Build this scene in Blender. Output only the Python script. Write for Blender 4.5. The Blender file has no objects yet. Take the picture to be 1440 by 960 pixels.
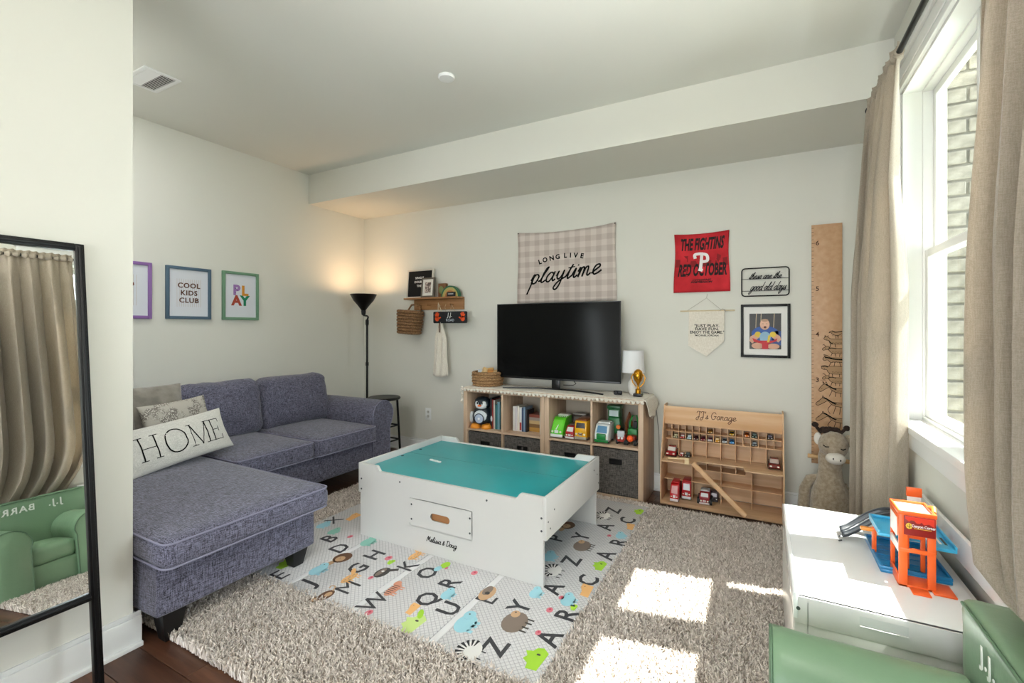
import bpy, bmesh, math, random
import numpy as np
from mathutils import Vector, Matrix, noise
random.seed(7)
RNG = np.random.default_rng(7)
PI = math.pi
SC = bpy.context.scene
COL = SC.collection
# ------------------------------------------------------------------ camera
cam = bpy.data.cameras.new('camera'); camo = bpy.data.objects.new('camera', cam); COL.objects.link(camo)
cam.sensor_width = 36; cam.lens = 16.25; cam.shift_y = -0.01285; cam.clip_start = .02
camo.location = (0, 0, 1.26); camo.rotation_euler = (PI/2, 0, math.atan2(350, 650))
SC.camera = camo
# ------------------------------------------------------------------ exposure
SC.view_settings.view_transform = 'Standard'; SC.view_settings.look = 'None'
SC.view_settings.exposure = 0.84; SC.view_settings.gamma = 1.0; SC.view_settings.use_curve_mapping = False
# ------------------------------------------------------------------ sky
world = bpy.data.worlds.new('sky'); SC.world = world; world.use_nodes = True
wn = world.node_tree.nodes; wl = world.node_tree.links
sky = wn.new('ShaderNodeTexSky'); sky.sky_type = 'NISHITA'; sky.sun_disc = False
sky.sun_elevation = math.radians(60); sky.sun_rotation = math.radians(80); sky.air_density = 1.0; sky.dust_density = 1.5
wl.new(sky.outputs[0], wn['Background'].inputs[0]); wn['Background'].inputs[1].default_value = 0.10
# ------------------------------------------------------------------ sun and area lights
def light(name, kind, energy, color, loc, rot=(0, 0, 0), **kw):
    l = bpy.data.lights.new(name, kind); l.energy = energy; l.color = color
    for k, v in kw.items(): setattr(l, k, v)
    o = bpy.data.objects.new(name, l); COL.objects.link(o); o.location = loc; o.rotation_euler = rot
    return o
sun = light('sun', 'SUN', 17.0, (1.0, .95, .88), (4, 1, 6), angle=math.radians(0.6))
sd = Vector((-.56, -.112, -1.0)); sun.rotation_euler = sd.to_track_quat('-Z', 'Y').to_euler()
# daylight through the side windows, plus an unseen fill light added behind the camera
light('window_daylight', 'AREA', 95, (.90, .95, 1.0), (2.3, 2.45, 1.9), (0, PI/2+.1, 0), shape='RECTANGLE', size=2.2, size_y=1.4)
light('rear_fill', 'AREA', 68, (.92, .97, 1.0), (-.75, -2.95, 1.15), (PI/2, 0, 0), shape='RECTANGLE', size=2.5, size_y=2.1)
# the photographer's flash, bounced off the ceiling from beside the camera
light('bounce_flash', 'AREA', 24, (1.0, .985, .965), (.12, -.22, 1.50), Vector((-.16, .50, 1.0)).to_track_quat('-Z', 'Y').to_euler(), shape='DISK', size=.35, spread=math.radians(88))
# ------------------------------------------------------------------ materials
def lin(c):
    if isinstance(c, str):
        c = c.lstrip('#'); c = [int(c[i:i+2], 16)/255 for i in (0, 2, 4)]
        c = [x/12.92 if x <= .04045 else ((x+.055)/1.055)**2.4 for x in c]
    return (c[0], c[1], c[2], 1)
MATS = {}
def mat(name, col, rough=.6, metal=0, noise_scale=0, col2=None, amt=1.0, bump=0, bump_scale=60, spec=.5, emit=None, emit_s=0, stretch=(1, 1, 1), sheen=0, coat=0, detail=4, lo=.35, hi=.65):
    if name in MATS: return MATS[name]
    m = bpy.data.materials.new(name); m.use_nodes = True; MATS[name] = m
    N = m.node_tree.nodes; L = m.node_tree.links; b = N['Principled BSDF']
    b.inputs['Base Color'].default_value = lin(col); b.inputs['Roughness'].default_value = rough; b.inputs['Metallic'].default_value = metal
    b.inputs['Specular IOR Level'].default_value = spec; b.inputs['Sheen Weight'].default_value = sheen; b.inputs['Coat Weight'].default_value = coat
    if emit: b.inputs['Emission Color'].default_value = lin(emit); b.inputs['Emission Strength'].default_value = emit_s
    if noise_scale or bump:
        tc = N.new('ShaderNodeTexCoord'); mp = N.new('ShaderNodeMapping'); mp.inputs['Scale'].default_value = stretch
        L.new(tc.outputs['Object'], mp.inputs[0])
    if noise_scale and col2:
        n = N.new('ShaderNodeTexNoise'); n.inputs['Scale'].default_value = noise_scale; n.inputs['Detail'].default_value = detail
        L.new(mp.outputs[0], n.inputs['Vector'])
        r = N.new('ShaderNodeValToRGB'); r.color_ramp.elements[0].position = lo; r.color_ramp.elements[1].position = hi
        r.color_ramp.elements[0].color = lin(col); c2 = lin(col2); c1 = lin(col)
        r.color_ramp.elements[1].color = tuple(c1[i]*(1-amt)+c2[i]*amt for i in range(4))
        L.new(n.outputs['Fac'], r.inputs[0]); L.new(r.outputs[0], b.inputs['Base Color'])
    if bump:
        n2 = N.new('ShaderNodeTexNoise'); n2.inputs['Scale'].default_value = bump_scale; n2.inputs['Detail'].default_value = 3
        L.new(mp.outputs[0], n2.inputs['Vector'])
        bp = N.new('ShaderNodeBump'); bp.inputs['Strength'].default_value = bump; bp.inputs['Distance'].default_value = .01
        L.new(n2.outputs['Fac'], bp.inputs['Height']); L.new(bp.outputs[0], b.inputs['Normal'])
    return m
def woven(name, c1, c2, scale=420, rough=.95, bump=.35):
    """heathered cloth: two crossed, stretched noises pick between two yarn colours"""
    m = bpy.data.materials.new(name); m.use_nodes = True; MATS[name] = m
    N = m.node_tree.nodes; L = m.node_tree.links; b = N['Principled BSDF']
    b.inputs['Roughness'].default_value = rough; b.inputs['Specular IOR Level'].default_value = .15; b.inputs['Sheen Weight'].default_value = .25
    tc = N.new('ShaderNodeTexCoord'); outs = []
    for st in ((scale*.09, scale, scale), (scale, scale*.09, scale), (scale, scale, scale*.09)):
        mp = N.new('ShaderNodeMapping'); mp.inputs['Scale'].default_value = st; L.new(tc.outputs['Object'], mp.inputs[0])
        n = N.new('ShaderNodeTexNoise'); n.inputs['Scale'].default_value = 1; n.inputs['Detail'].default_value = 1; L.new(mp.outputs[0], n.inputs['Vector']); outs.append(n.outputs['Fac'])
    a = N.new('ShaderNodeMath'); a.operation = 'ADD'; L.new(outs[0], a.inputs[0]); L.new(outs[1], a.inputs[1])
    a2 = N.new('ShaderNodeMath'); a2.operation = 'ADD'; L.new(a.outputs[0], a2.inputs[0]); L.new(outs[2], a2.inputs[1])
    d = N.new('ShaderNodeMath'); d.operation = 'DIVIDE'; d.inputs[1].default_value = 3; L.new(a2.outputs[0], d.inputs[0])
    r = N.new('ShaderNodeValToRGB'); r.color_ramp.elements[0].position = .40; r.color_ramp.elements[1].position = .60
    r.color_ramp.elements[0].color = lin(c1); r.color_ramp.elements[1].color = lin(c2)
    L.new(d.outputs[0], r.inputs[0]); L.new(r.outputs[0], b.inputs['Base Color'])
    bp = N.new('ShaderNodeBump'); bp.inputs['Strength'].default_value = bump; bp.inputs['Distance'].default_value = .004
    L.new(d.outputs[0], bp.inputs['Height']); L.new(bp.outputs[0], b.inputs['Normal'])
    return m
def wood(name, c1, c2, axis=0, scale=9, rough=.45, coat=0, bump=.05):
    st = [scale*3.2]*3; st[axis] = scale*.22
    return mat(name, c1, rough, noise_scale=1.0, col2=c2, stretch=tuple(st), detail=6, bump=bump, bump_scale=2, coat=coat, lo=.3, hi=.7)
PLAIN = {}
def plain(c, rough=.45, metal=0):
    k = (c, rough, metal)
    if k not in PLAIN: PLAIN[k] = mat('paint_%s_%d_%d' % (c.strip('#'), rough*100, metal*100), c, rough, metal)
    return PLAIN[k]
W_WALL = mat('wall_paint', '#e1e0d7', .75, bump=.02, bump_scale=180, spec=.25)
W_CEIL = mat('ceiling_paint', '#e4e4dd', .85, spec=.2)
W_TRIM = mat('white_trim_paint', '#f0f1f0', .35)
M_WHITE = mat('white_laminate', '#cfcecb', .3)
M_BLACK = mat('black_metal', '#0b0b0d', .4, .3)
M_INK = mat('black_ink', '#141312', .8, spec=.1)
M_SOFA = woven('sofa_heather', '#2b2b33', '#85849a', 380)
M_PIPE = mat('sofa_piping', '#86859a', .9)
M_LEG = mat('dark_leg_wood', '#0d0b0b', .45)
M_OAK = wood('pale_oak_laminate', '#d6bba0', '#bd9f84', 2, 11)
M_OAKH = wood('pale_oak_laminate_flat', '#d6bba0', '#bd9f84', 0, 11)
M_PLY = wood('birch_plywood', '#e8c49c', '#d8a87a', 0, 7)
M_PLYIN = wood('birch_plywood_inner', '#dcba95', '#c49e78', 0, 8)
M_RULER = wood('ruler_birch', '#cda682', '#c0966f', 2, 9)
M_SHELFW = wood('honey_shelf_wood', '#b98a5c', '#97683c', 0, 9)
M_TEAL = mat('teal_board', '#2ba5ab', .38, noise_scale=3, col2='#279aa2', coat=.2)
M_TV = mat('tv_screen', '#040506', .16, spec=.22)
M_TVB = mat('tv_bezel', '#0a0a0b', .3)
M_BIN = woven('grey_bin_cloth', '#2f2d2d', '#77716c', 240)
M_CURT = woven('curtain_linen', '#9f9484', '#b8ad9e', 500, bump=.15)
M_CREAM = woven('cream_cotton', '#ded5c6', '#f4eee2', 400)
M_GREEN = mat('sage_vinyl', '#7c9b7c', .36, bump=.15, bump_scale=25, spec=.5)
M_GREENP = mat('sage_piping', '#5f7d62', .5)
M_ORANGE = mat('orange_plastic', '#f2672a', .35)
M_BLUEP = mat('blue_plastic', '#1f7fb6', .3)
M_BLUEL = mat('light_blue_plastic', '#3fb0dd', .3)
M_GREY = mat('dark_grey_plastic', '#3a3d42', .35)
M_BASKET = mat('seagrass', '#c39a6c', .8, noise_scale=90, col2='#7a5635', lo=.3, hi=.7, bump=.5, bump_scale=120)
M_BASKETD = mat('brown_wicker', '#a67c54', .8, noise_scale=90, col2='#5e4129', lo=.3, hi=.7, bump=.5, bump_scale=120)
M_GOLD = mat('gold_plastic', '#c98e28', .2, .95)
M_PLUSH = mat('plush_taupe', '#b3a48f', .95, noise_scale=60, col2='#988872', bump=.5, bump_scale=220, sheen=.5)
M_PLUSHW = mat('plush_white', '#e8e2d8', .95, bump=.3, bump_scale=200)
M_SCREW = mat('steel_screw', '#55585b', .35, .8)
M_CHROME = mat('mirror_glass', '#ecefee', .0, 1.0)
M_VELVET = mat('grey_velvet', '#8f897f', .8, noise_scale=14, col2='#736d64', sheen=.6, bump=.2, bump_scale=40)
M_BROWNV = mat('brown_velvet', '#6d5d51', .8, noise_scale=14, col2='#574a40', sheen=.5)
def translucent_cloth():
    m = M_CURT; N = m.node_tree.nodes; L = m.node_tree.links
    t = N.new('ShaderNodeBsdfTranslucent'); t.inputs[0].default_value = lin('#d9c9b2'); mx = N.new('ShaderNodeMixShader'); mx.inputs[0].default_value = .22
    L.new(N['Principled BSDF'].outputs[0], mx.inputs[1]); L.new(t.outputs[0], mx.inputs[2]); L.new(mx.outputs[0], N['Material Output'].inputs[0])
translucent_cloth()
def glass_mat(name, tint, gloss=.5):
    m = bpy.data.materials.new(name); m.use_nodes = True; N = m.node_tree.nodes; L = m.node_tree.links
    N.remove(N['Principled BSDF'])
    t = N.new('ShaderNodeBsdfTransparent'); t.inputs[0].default_value = lin(tint)
    g = N.new('ShaderNodeBsdfGlossy'); g.inputs['Roughness'].default_value = .01
    mx = N.new('ShaderNodeMixShader'); mx.inputs[0].default_value = .06
    L.new(t.outputs[0], mx.inputs[1]); L.new(g.outputs[0], mx.inputs[2]); L.new(mx.outputs[0], N['Material Output'].inputs[0])
    return m
M_GLASS = glass_mat('window_glass', '#f4f8f7')
def snake_mat():
    m = bpy.data.materials.new('snake_print'); m.use_nodes = True; N = m.node_tree.nodes; L = m.node_tree.links; b = N['Principled BSDF']; b.inputs['Roughness'].default_value = .8
    tc = N.new('ShaderNodeTexCoord'); v = N.new('ShaderNodeTexVoronoi'); v.inputs['Scale'].default_value = 150; L.new(tc.outputs['Object'], v.inputs['Vector'])
    n = N.new('ShaderNodeTexNoise'); n.inputs['Scale'].default_value = 14; n.inputs['Detail'].default_value = 3; L.new(tc.outputs['Object'], n.inputs['Vector'])
    r = N.new('ShaderNodeValToRGB'); r.color_ramp.elements[0].position = .25; r.color_ramp.elements[1].position = .5; r.color_ramp.elements[0].color = lin('#d9d5cb'); r.color_ramp.elements[1].color = lin('#77716a')
    L.new(v.outputs['Distance'], r.inputs[0])
    r2 = N.new('ShaderNodeValToRGB'); r2.color_ramp.elements[0].position = .45; r2.color_ramp.elements[1].position = .55; L.new(n.outputs['Fac'], r2.inputs[0])
    mx = N.new('ShaderNodeMixRGB'); L.new(r2.outputs[0], mx.inputs[0]); L.new(r.outputs[0], mx.inputs[1]); mx.inputs[2].default_value = lin('#b3aea4'); L.new(mx.outputs[0], b.inputs['Base Color'])
    return m
M_SNAKE = snake_mat()
def check_mat():
    """gingham: vertical and horizontal bands (flat print)"""
    m = bpy.data.materials.new('gingham_cloth'); m.use_nodes = True; N = m.node_tree.nodes; L = m.node_tree.links; b = N['Principled BSDF']; b.inputs['Roughness'].default_value = .9
    tc = N.new('ShaderNodeTexCoord'); sp = N.new('ShaderNodeSeparateXYZ'); L.new(tc.outputs['Object'], sp.inputs[0]); s = []
    for k in (0, 1):
        a = N.new('ShaderNodeMath'); a.operation = 'MULTIPLY'; a.inputs[1].default_value = 2*PI/.094; L.new(sp.outputs[k], a.inputs[0])
        c = N.new('ShaderNodeMath'); c.operation = 'SINE'; L.new(a.outputs[0], c.inputs[0])
        g = N.new('ShaderNodeMath'); g.operation = 'GREATER_THAN'; g.inputs[1].default_value = 0; L.new(c.outputs[0], g.inputs[0]); s.append(g)
    a = N.new('ShaderNodeMath'); a.operation = 'ADD'; L.new(s[0].outputs[0], a.inputs[0]); L.new(s[1].outputs[0], a.inputs[1])
    d = N.new('ShaderNodeMath'); d.operation = 'DIVIDE'; d.inputs[1].default_value = 2; L.new(a.outputs[0], d.inputs[0])
    r = N.new('ShaderNodeValToRGB'); r.color_ramp.elements[0].color = lin('#d9cec6'); r.color_ramp.elements[1].color = lin('#bfb1a9'); L.new(d.outputs[0], r.inputs[0]); L.new(r.outputs[0], b.inputs['Base Color'])
    return m
M_CHECK = check_mat()
def mat_foam():
    """pale foam with fine embossed diamonds"""
    m = bpy.data.materials.new('play_mat_foam'); m.use_nodes = True; N = m.node_tree.nodes; L = m.node_tree.links; b = N['Principled BSDF']; b.inputs['Roughness'].default_value = .55
    tc = N.new('ShaderNodeTexCoord'); mp = N.new('ShaderNodeMapping'); mp.inputs['Rotation'].default_value = (0, 0, PI/4); L.new(tc.outputs['Object'], mp.inputs[0])
    sp = N.new('ShaderNodeSeparateXYZ'); L.new(mp.outputs[0], sp.inputs[0]); s = []
    for k in (0, 1):
        a = N.new('ShaderNodeMath'); a.operation = 'MULTIPLY'; a.inputs[1].default_value = PI/.0165; L.new(sp.outputs[k], a.inputs[0])
        c = N.new('ShaderNodeMath'); c.operation = 'SINE'; L.new(a.outputs[0], c.inputs[0])
        g = N.new('ShaderNodeMath'); g.operation = 'ABSOLUTE'; L.new(c.outputs[0], g.inputs[0]); s.append(g)
    mn = N.new('ShaderNodeMath'); mn.operation = 'MINIMUM'; L.new(s[0].outputs[0], mn.inputs[0]); L.new(s[1].outputs[0], mn.inputs[1])
    r = N.new('ShaderNodeValToRGB'); r.color_ramp.elements[0].position = .0; r.color_ramp.elements[1].position = .32; r.color_ramp.elements[0].color = lin('#9d9ca0'); r.color_ramp.elements[1].color = lin('#d3d1d2'); L.new(mn.outputs[0], r.inputs[0]); L.new(r.outputs[0], b.inputs['Base Color'])
    bp = N.new('ShaderNodeBump'); bp.inputs['Strength'].default_value = .5; bp.inputs['Distance'].default_value = .003; L.new(mn.outputs[0], bp.inputs['Height']); L.new(bp.outputs[0], b.inputs['Normal'])
    return m
M_FOAM = mat_foam()
def pile_mat():
    m = bpy.data.materials.new('shag_yarn'); m.use_nodes = True; N = m.node_tree.nodes; L = m.node_tree.links; b = N['Principled BSDF']; b.inputs['Roughness'].default_value = .95; b.inputs['Specular IOR Level'].default_value = .1
    a = N.new('ShaderNodeAttribute'); a.attribute_name = 'tone'
    r = N.new('ShaderNodeValToRGB'); r.color_ramp.elements[0].color = lin('#b1a498'); r.color_ramp.elements[1].color = lin('#fff5ee')
    L.new(a.outputs['Fac'], r.inputs[0]); L.new(r.outputs[0], b.inputs['Base Color'])
    return m
M_PILE = pile_mat()
def plank_mat():
    m = mat('dark_floor_wood', '#3c2217', .42, noise_scale=1.0, col2='#64402c', stretch=(2.2, 34, 34), detail=8, bump=.15, bump_scale=1.5, lo=.3, hi=.7)
    N = m.node_tree.nodes; L = m.node_tree.links
    oi = N.new('ShaderNodeObjectInfo'); hs = N.new('ShaderNodeHueSaturation'); mr = N.new('ShaderNodeMapRange'); mr.inputs[3].default_value = .7; mr.inputs[4].default_value = 1.35
    L.new(oi.outputs['Random'], mr.inputs[0]); L.new(mr.outputs[0], hs.inputs['Value'])
    b = N['Principled BSDF']; src = b.inputs['Base Color'].links[0].from_socket; L.new(src, hs.inputs['Color']); L.new(hs.outputs[0], b.inputs['Base Color'])
    return m
M_PLANK = plank_mat()
def brick_mat():
    m = mat('pale_brick', '#a39c8f', .9, noise_scale=14, col2='#756d62', bump=.4, bump_scale=60)
    return m
M_BRICK = brick_mat()
# ------------------------------------------------------------------ mesh helpers
class MB:
    def __init__(s): s.v = []; s.f = []; s.fm = []; s.m = 0; s.T = Matrix()
    def add(s, vs, fs):
        n = len(s.v); s.v += [tuple(s.T @ Vector(p)) for p in vs]; s.f += [tuple(i+n for i in f) for f in fs]; s.fm += [s.m]*len(fs); return s
    def box(s, a, b):
        x0, y0, z0 = a; x1, y1, z1 = b
        return s.add([(x0,y0,z0),(x1,y0,z0),(x1,y1,z0),(x0,y1,z0),(x0,y0,z1),(x1,y0,z1),(x1,y1,z1),(x0,y1,z1)], [(0,3,2,1),(4,5,6,7),(0,1,5,4),(1,2,6,5),(2,3,7,6),(3,0,4,7)])
    def taper(s, c, w0, d0, w1, d1, z0, z1, off=(0, 0)):
        x, y = c; ox, oy = off
        return s.add([(x-w0/2,y-d0/2,z0),(x+w0/2,y-d0/2,z0),(x+w0/2,y+d0/2,z0),(x-w0/2,y+d0/2,z0),(x+ox-w1/2,y+oy-d1/2,z1),(x+ox+w1/2,y+oy-d1/2,z1),(x+ox+w1/2,y+oy+d1/2,z1),(x+ox-w1/2,y+oy+d1/2,z1)], [(0,3,2,1),(4,5,6,7),(0,1,5,4),(1,2,6,5),(2,3,7,6),(3,0,4,7)])
    def prism(s, pts, a, b, ax=2):
        """polygon pts (2D) extruded from a to b along axis ax; 2D axes are the remaining two in order"""
        n = len(pts)
        def P(p, h):
            q = list(p); q.insert(ax, h); return tuple(q)
        return s.add([P(p, a) for p in pts]+[P(p, b) for p in pts], [tuple(range(n))[::-1], tuple(range(n, 2*n))]+[(i, (i+1) % n, n+(i+1) % n, n+i) for i in range(n)])
    def cyl(s, c, r, h, n=16, ax=2, r2=None):
        r2 = r if r2 is None else r2; vs = []
        for k, (rr, hh) in enumerate(((r, 0), (r2, h))):
            for i in range(n):
                t = 2*PI*i/n; q = [rr*math.cos(t), rr*math.sin(t)]; q.insert(ax, hh); vs.append((c[0]+q[0], c[1]+q[1], c[2]+q[2]))
        return s.add(vs, [tuple(range(n))[::-1], tuple(range(n, 2*n))]+[(i, (i+1) % n, n+(i+1) % n, n+i) for i in range(n)])
    def lathe(s, c, prof, n=24, sx=1, sy=1, closed=False):
        vs = []
        for r, z in prof:
            for i in range(n):
                t = 2*PI*i/n; vs.append((c[0]+sx*r*math.cos(t), c[1]+sy*r*math.sin(t), c[2]+z))
        m = len(prof); fs = [(j*n+i, j*n+(i+1) % n, (j+1)*n+(i+1) % n, (j+1)*n+i) for j in range(m-1) for i in range(n)]
        if not closed: fs += [tuple(range(n))[::-1], tuple((m-1)*n+i for i in range(n))]
        return s.add(vs, fs)
    def tube(s, pts, r, n=8, closed=False):
        pts = [Vector(p) for p in pts]; m = len(pts); vs = []; up = None
        rs = r if isinstance(r, (list, tuple)) else [r]*m
        for k, p in enumerate(pts):
            if closed: d = pts[(k+1) % m]-pts[k-1]
            else: d = pts[min(k+1, m-1)]-pts[max(k-1, 0)]
            d.normalize()
            if up is None: up = Vector((0, 0, 1)) if abs(d.z) < .9 else Vector((1, 0, 0))
            a = (up-d*up.dot(d)).normalized(); up = a; b = d.cross(a)
            for i in range(n):
                t = 2*PI*i/n; vs.append(tuple(p+(a*math.cos(t)+b*math.sin(t))*rs[k]))
        mm = m if closed else m-1
        fs = [(k*n+i, k*n+(i+1) % n, ((k+1) % m)*n+(i+1) % n, ((k+1) % m)*n+i) for k in range(mm) for i in range(n)]
        if not closed: fs += [tuple(range(n))[::-1], tuple((m-1)*n+i for i in range(n))]
        return s.add(vs, fs)
    def ball(s, c, r, n=16, m=10):
        r = (r, r, r) if not isinstance(r, (tuple, list)) else r
        vs = [(c[0], c[1], c[2]-r[2])]
        for j in range(1, m):
            a = -PI/2+PI*j/m
            vs += [(c[0]+r[0]*math.cos(a)*math.cos(2*PI*i/n), c[1]+r[1]*math.cos(a)*math.sin(2*PI*i/n), c[2]+r[2]*math.sin(a)) for i in range(n)]
        vs.append((c[0], c[1], c[2]+r[2])); L = len(vs)-1
        fs = [(0, 1+(i+1) % n, 1+i) for i in range(n)]
        fs += [(1+j*n+i, 1+j*n+(i+1) % n, 1+(j+1)*n+(i+1) % n, 1+(j+1)*n+i) for j in range(m-2) for i in range(n)]
        fs += [(1+(m-2)*n+i, 1+(m-2)*n+(i+1) % n, L) for i in range(n)]
        return s.add(vs, fs)
    def build(s, name, mats, parent=None, bevel=0, seg=2, smooth=35, deform=None):
        me = bpy.data.meshes.new(name)
        bm = bmesh.new(); vv = [bm.verts.new(p) for p in s.v]
        for f, k in zip(s.f, s.fm):
            try: q = bm.faces.new([vv[i] for i in f]); q.material_index = k
            except ValueError: pass
        if bevel:
            bm.normal_update()
            es = [e for e in bm.edges if len(e.link_faces) == 2 and e.calc_face_angle(0) > .5]
            bmesh.ops.bevel(bm, geom=es, offset=bevel, segments=seg, affect='EDGES', profile=.5, clamp_overlap=True)
        bmesh.ops.recalc_face_normals(bm, faces=bm.faces[:])
        if deform:
            for v in bm.verts: v.co = Vector(deform(v.co))
        bm.to_mesh(me); bm.free()
        return link_mesh(name, me, mats, parent, smooth)
def link_mesh(name, me, mats, parent=None, smooth=35):
    for m in (mats if isinstance(mats, (list, tuple)) else [mats]): me.materials.append(m)
    if smooth:
        me.polygons.foreach_set('use_smooth', [True]*len(me.polygons)); me.set_sharp_from_angle(angle=math.radians(smooth))
    o = bpy.data.objects.new(name, me); COL.objects.link(o)
    if parent: o.parent = parent
    return o
def tag(o, label, cat, group=None, kind=None):
    o['label'] = label; o['category'] = cat
    if group: o['group'] = group
    if kind: o['kind'] = kind
    return o
def thing(name, label, cat, loc=(0, 0, 0), rz=0, group=None):
    o = bpy.data.objects.new(name, None); o.empty_display_size = .05; COL.objects.link(o); o.location = loc; o.rotation_euler = (0, 0, rz)
    return tag(o, label, cat, group)
def struct(o): o['kind'] = 'structure'; return o
def bx(name, a, b, m, parent=None, bevel=0): return MB().box(a, b).build(name, m, parent, bevel)
def rbox(a, b, r, n=10, crown=0, wob=0, seed=0, nz=.0):
    """soft cushion block: rounded box with a crowned top and slight wrinkles"""
    a = Vector(a); b = Vector(b); c = (a+b)/2; h = (b-a)/2; bm = bmesh.new()
    bmesh.ops.create_cube(bm, size=2); bmesh.ops.subdivide_edges(bm, edges=bm.edges[:], cuts=n, use_grid_fill=True)
    vs = []
    idx = {}
    for i, v in enumerate(bm.verts):
        idx[v] = i; p = v.co
        # denser near edges
        q = Vector([math.sin(t*PI/2) if abs(t) < 1 else t for t in p])
        w = Vector((q.x*h.x, q.y*h.y, q.z*h.z)); inner = Vector([max(-h[k]+r, min(h[k]-r, w[k])) for k in range(3)])
        d = w-inner
        if d.length > 1e-6: w = inner+d.normalized()*r*min(1, d.length/r if max(abs(d.x), abs(d.y), abs(d.z)) < r*.999 else 1)
        if crown:
            cx = (1-(w.x/h.x)**2)*(1-(w.y/h.y)**2); w.z += crown*max(0, cx)*(1 if w.z > 0 else -.0)
        if wob:
            nn = noise.noise_vector((c+w)*7+Vector((seed, 0, 0)))+.5*noise.noise_vector((c+w)*19+Vector((seed, 3, 0))); w += nn*wob
        vs.append(c+w)
    fs = [[idx[v] for v in f.verts] for f in bm.faces]; bm.free()
    m = MB(); m.add(vs, fs); return m
def pillow(w, h, t, n=22, seed=0, wr=.006):
    """knife-edge pillow lying in its own XY plane, z is thickness"""
    def surf(u, v, s=1):
        e = max(0.0, (1-u*u)*(1-v*v)); pin = 1-.07*(1-abs(u)**2)*abs(v)**3; pin2 = 1-.07*(1-abs(v)**2)*abs(u)**3
        z = t/2*e**.42
        z += wr*noise.noise(Vector((u*3+seed, v*3, s)))*e**.3+wr*.7*noise.noise(Vector((u*8+seed, v*8, s)))*e**.3
        return Vector((u*w/2*pin2, v*h/2*pin, s*z))
    m = MB(); vs = []; N = n+1
    for s in (1, -1):
        for j in range(N):
            for i in range(N): vs.append(surf(math.sin((i/n*2-1)*PI/2), math.sin((j/n*2-1)*PI/2), s))
    fs = []
    for s in (0, 1):
        o = s*N*N
        for j in range(n):
            for i in range(n): fs.append((o+j*N+i, o+j*N+i+1, o+(j+1)*N+i+1, o+(j+1)*N+i))
    m.add(vs, fs); return m, surf
def weld(o, d=.0004):
    bm = bmesh.new(); bm.from_mesh(o.data); bmesh.ops.remove_doubles(bm, verts=bm.verts[:], dist=d); bmesh.ops.recalc_face_normals(bm, faces=bm.faces[:]); bm.to_mesh(o.data); bm.free()
    o.data.polygons.foreach_set('use_smooth', [True]*len(o.data.polygons)); return o
def place(o, origin, X, Y, Z):
    M = Matrix((X, Y, Z)).transposed().to_4x4(); M.translation = Vector(origin); o.matrix_world = M; return o
def facing(o, origin, xdir, zdir):
    """local x along xdir, local z along zdir (made orthogonal)"""
    Z = Vector(zdir).normalized(); X = Vector(xdir); X = (X-Z*X.dot(Z)).normalized(); return place(o, origin, X, Z.cross(X), Z)
# ------------------------------------------------------------------ lettering
R_BACK = (PI/2, 0, 0); R_LEFT = (PI/2, 0, PI/2)
def text(s, size, m, parent=None, loc=(0, 0, 0), rot=(0, 0, 0), align='CENTER', bold=0.0, shear=0, ext=.0006, sp=1.0, sx=1.0, name='lettering', res=3, mapf=None):
    cu = bpy.data.curves.new(name, 'FONT'); cu.body = s; cu.size = size; cu.align_x = align; cu.align_y = 'CENTER'; cu.extrude = ext; cu.offset = bold; cu.shear = shear; cu.space_character = sp; cu.resolution_u = res
    t = bpy.data.objects.new('tmp', cu); COL.objects.link(t); me = bpy.data.meshes.new_from_object(t); COL.objects.unlink(t); bpy.data.objects.remove(t)
    me.name = name
    for v in me.vertices:
        v.co.x *= sx
        if mapf: v.co = mapf(v.co)
    me.materials.clear(); o = link_mesh(name, me, m, parent, 0); o.location = loc; o.rotation_euler = rot
    return o
def catmull(p, k=6):
    if len(p) < 3: return [tuple(q) for q in p]
    out = []; q = [p[0]]+list(p)+[p[-1]]
    for i in range(1, len(q)-2):
        a, b, c, d = q[i-1:i+3]
        for j in range(k):
            t = j/k; out.append(tuple(.5*((2*b[n])+(-a[n]+c[n])*t+(2*a[n]-5*b[n]+4*c[n]-d[n])*t*t+(-a[n]+3*b[n]-3*c[n]+d[n])*t**3) for n in (0, 1)))
    return out+[tuple(p[-1])]
def ribbon(m, line, w, z=0.0, mapf=None, th=.0008):
    n = len(line); L = []; R = []
    for i, p in enumerate(line):
        a = line[max(0, i-1)]; b = line[min(n-1, i+1)]; dx, dy = b[0]-a[0], b[1]-a[1]; l = math.hypot(dx, dy) or 1; nx, ny = -dy/l*w/2, dx/l*w/2
        ex = (-dx/l*w/2, -dy/l*w/2) if i == 0 else (dx/l*w/2, dy/l*w/2) if i == n-1 else (0, 0)
        L.append((p[0]+nx+ex[0]*.6, p[1]+ny+ex[1]*.6)); R.append((p[0]-nx+ex[0]*.6, p[1]-ny+ex[1]*.6))
    f = mapf or (lambda q: Vector((q[0], q[1], q[2])))
    vs = [f(Vector((x, y, z+th))) for x, y in L]+[f(Vector((x, y, z+th))) for x, y in R]+[f(Vector((x, y, z))) for x, y in L]+[f(Vector((x, y, z))) for x, y in R]
    fs = []
    for i in range(n-1):
        fs += [(n+i, n+i+1, i+1, i), (2*n+i, 2*n+i+1, 3*n+i+1, 3*n+i), (i, i+1, 2*n+i+1, 2*n+i), (n+i+1, n+i, 3*n+i, 3*n+i+1)]
    fs += [(n, 0, 2*n, 3*n), (n-1, 2*n-1, 4*n-1, 3*n-1)]
    m.add(vs, fs)
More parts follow.
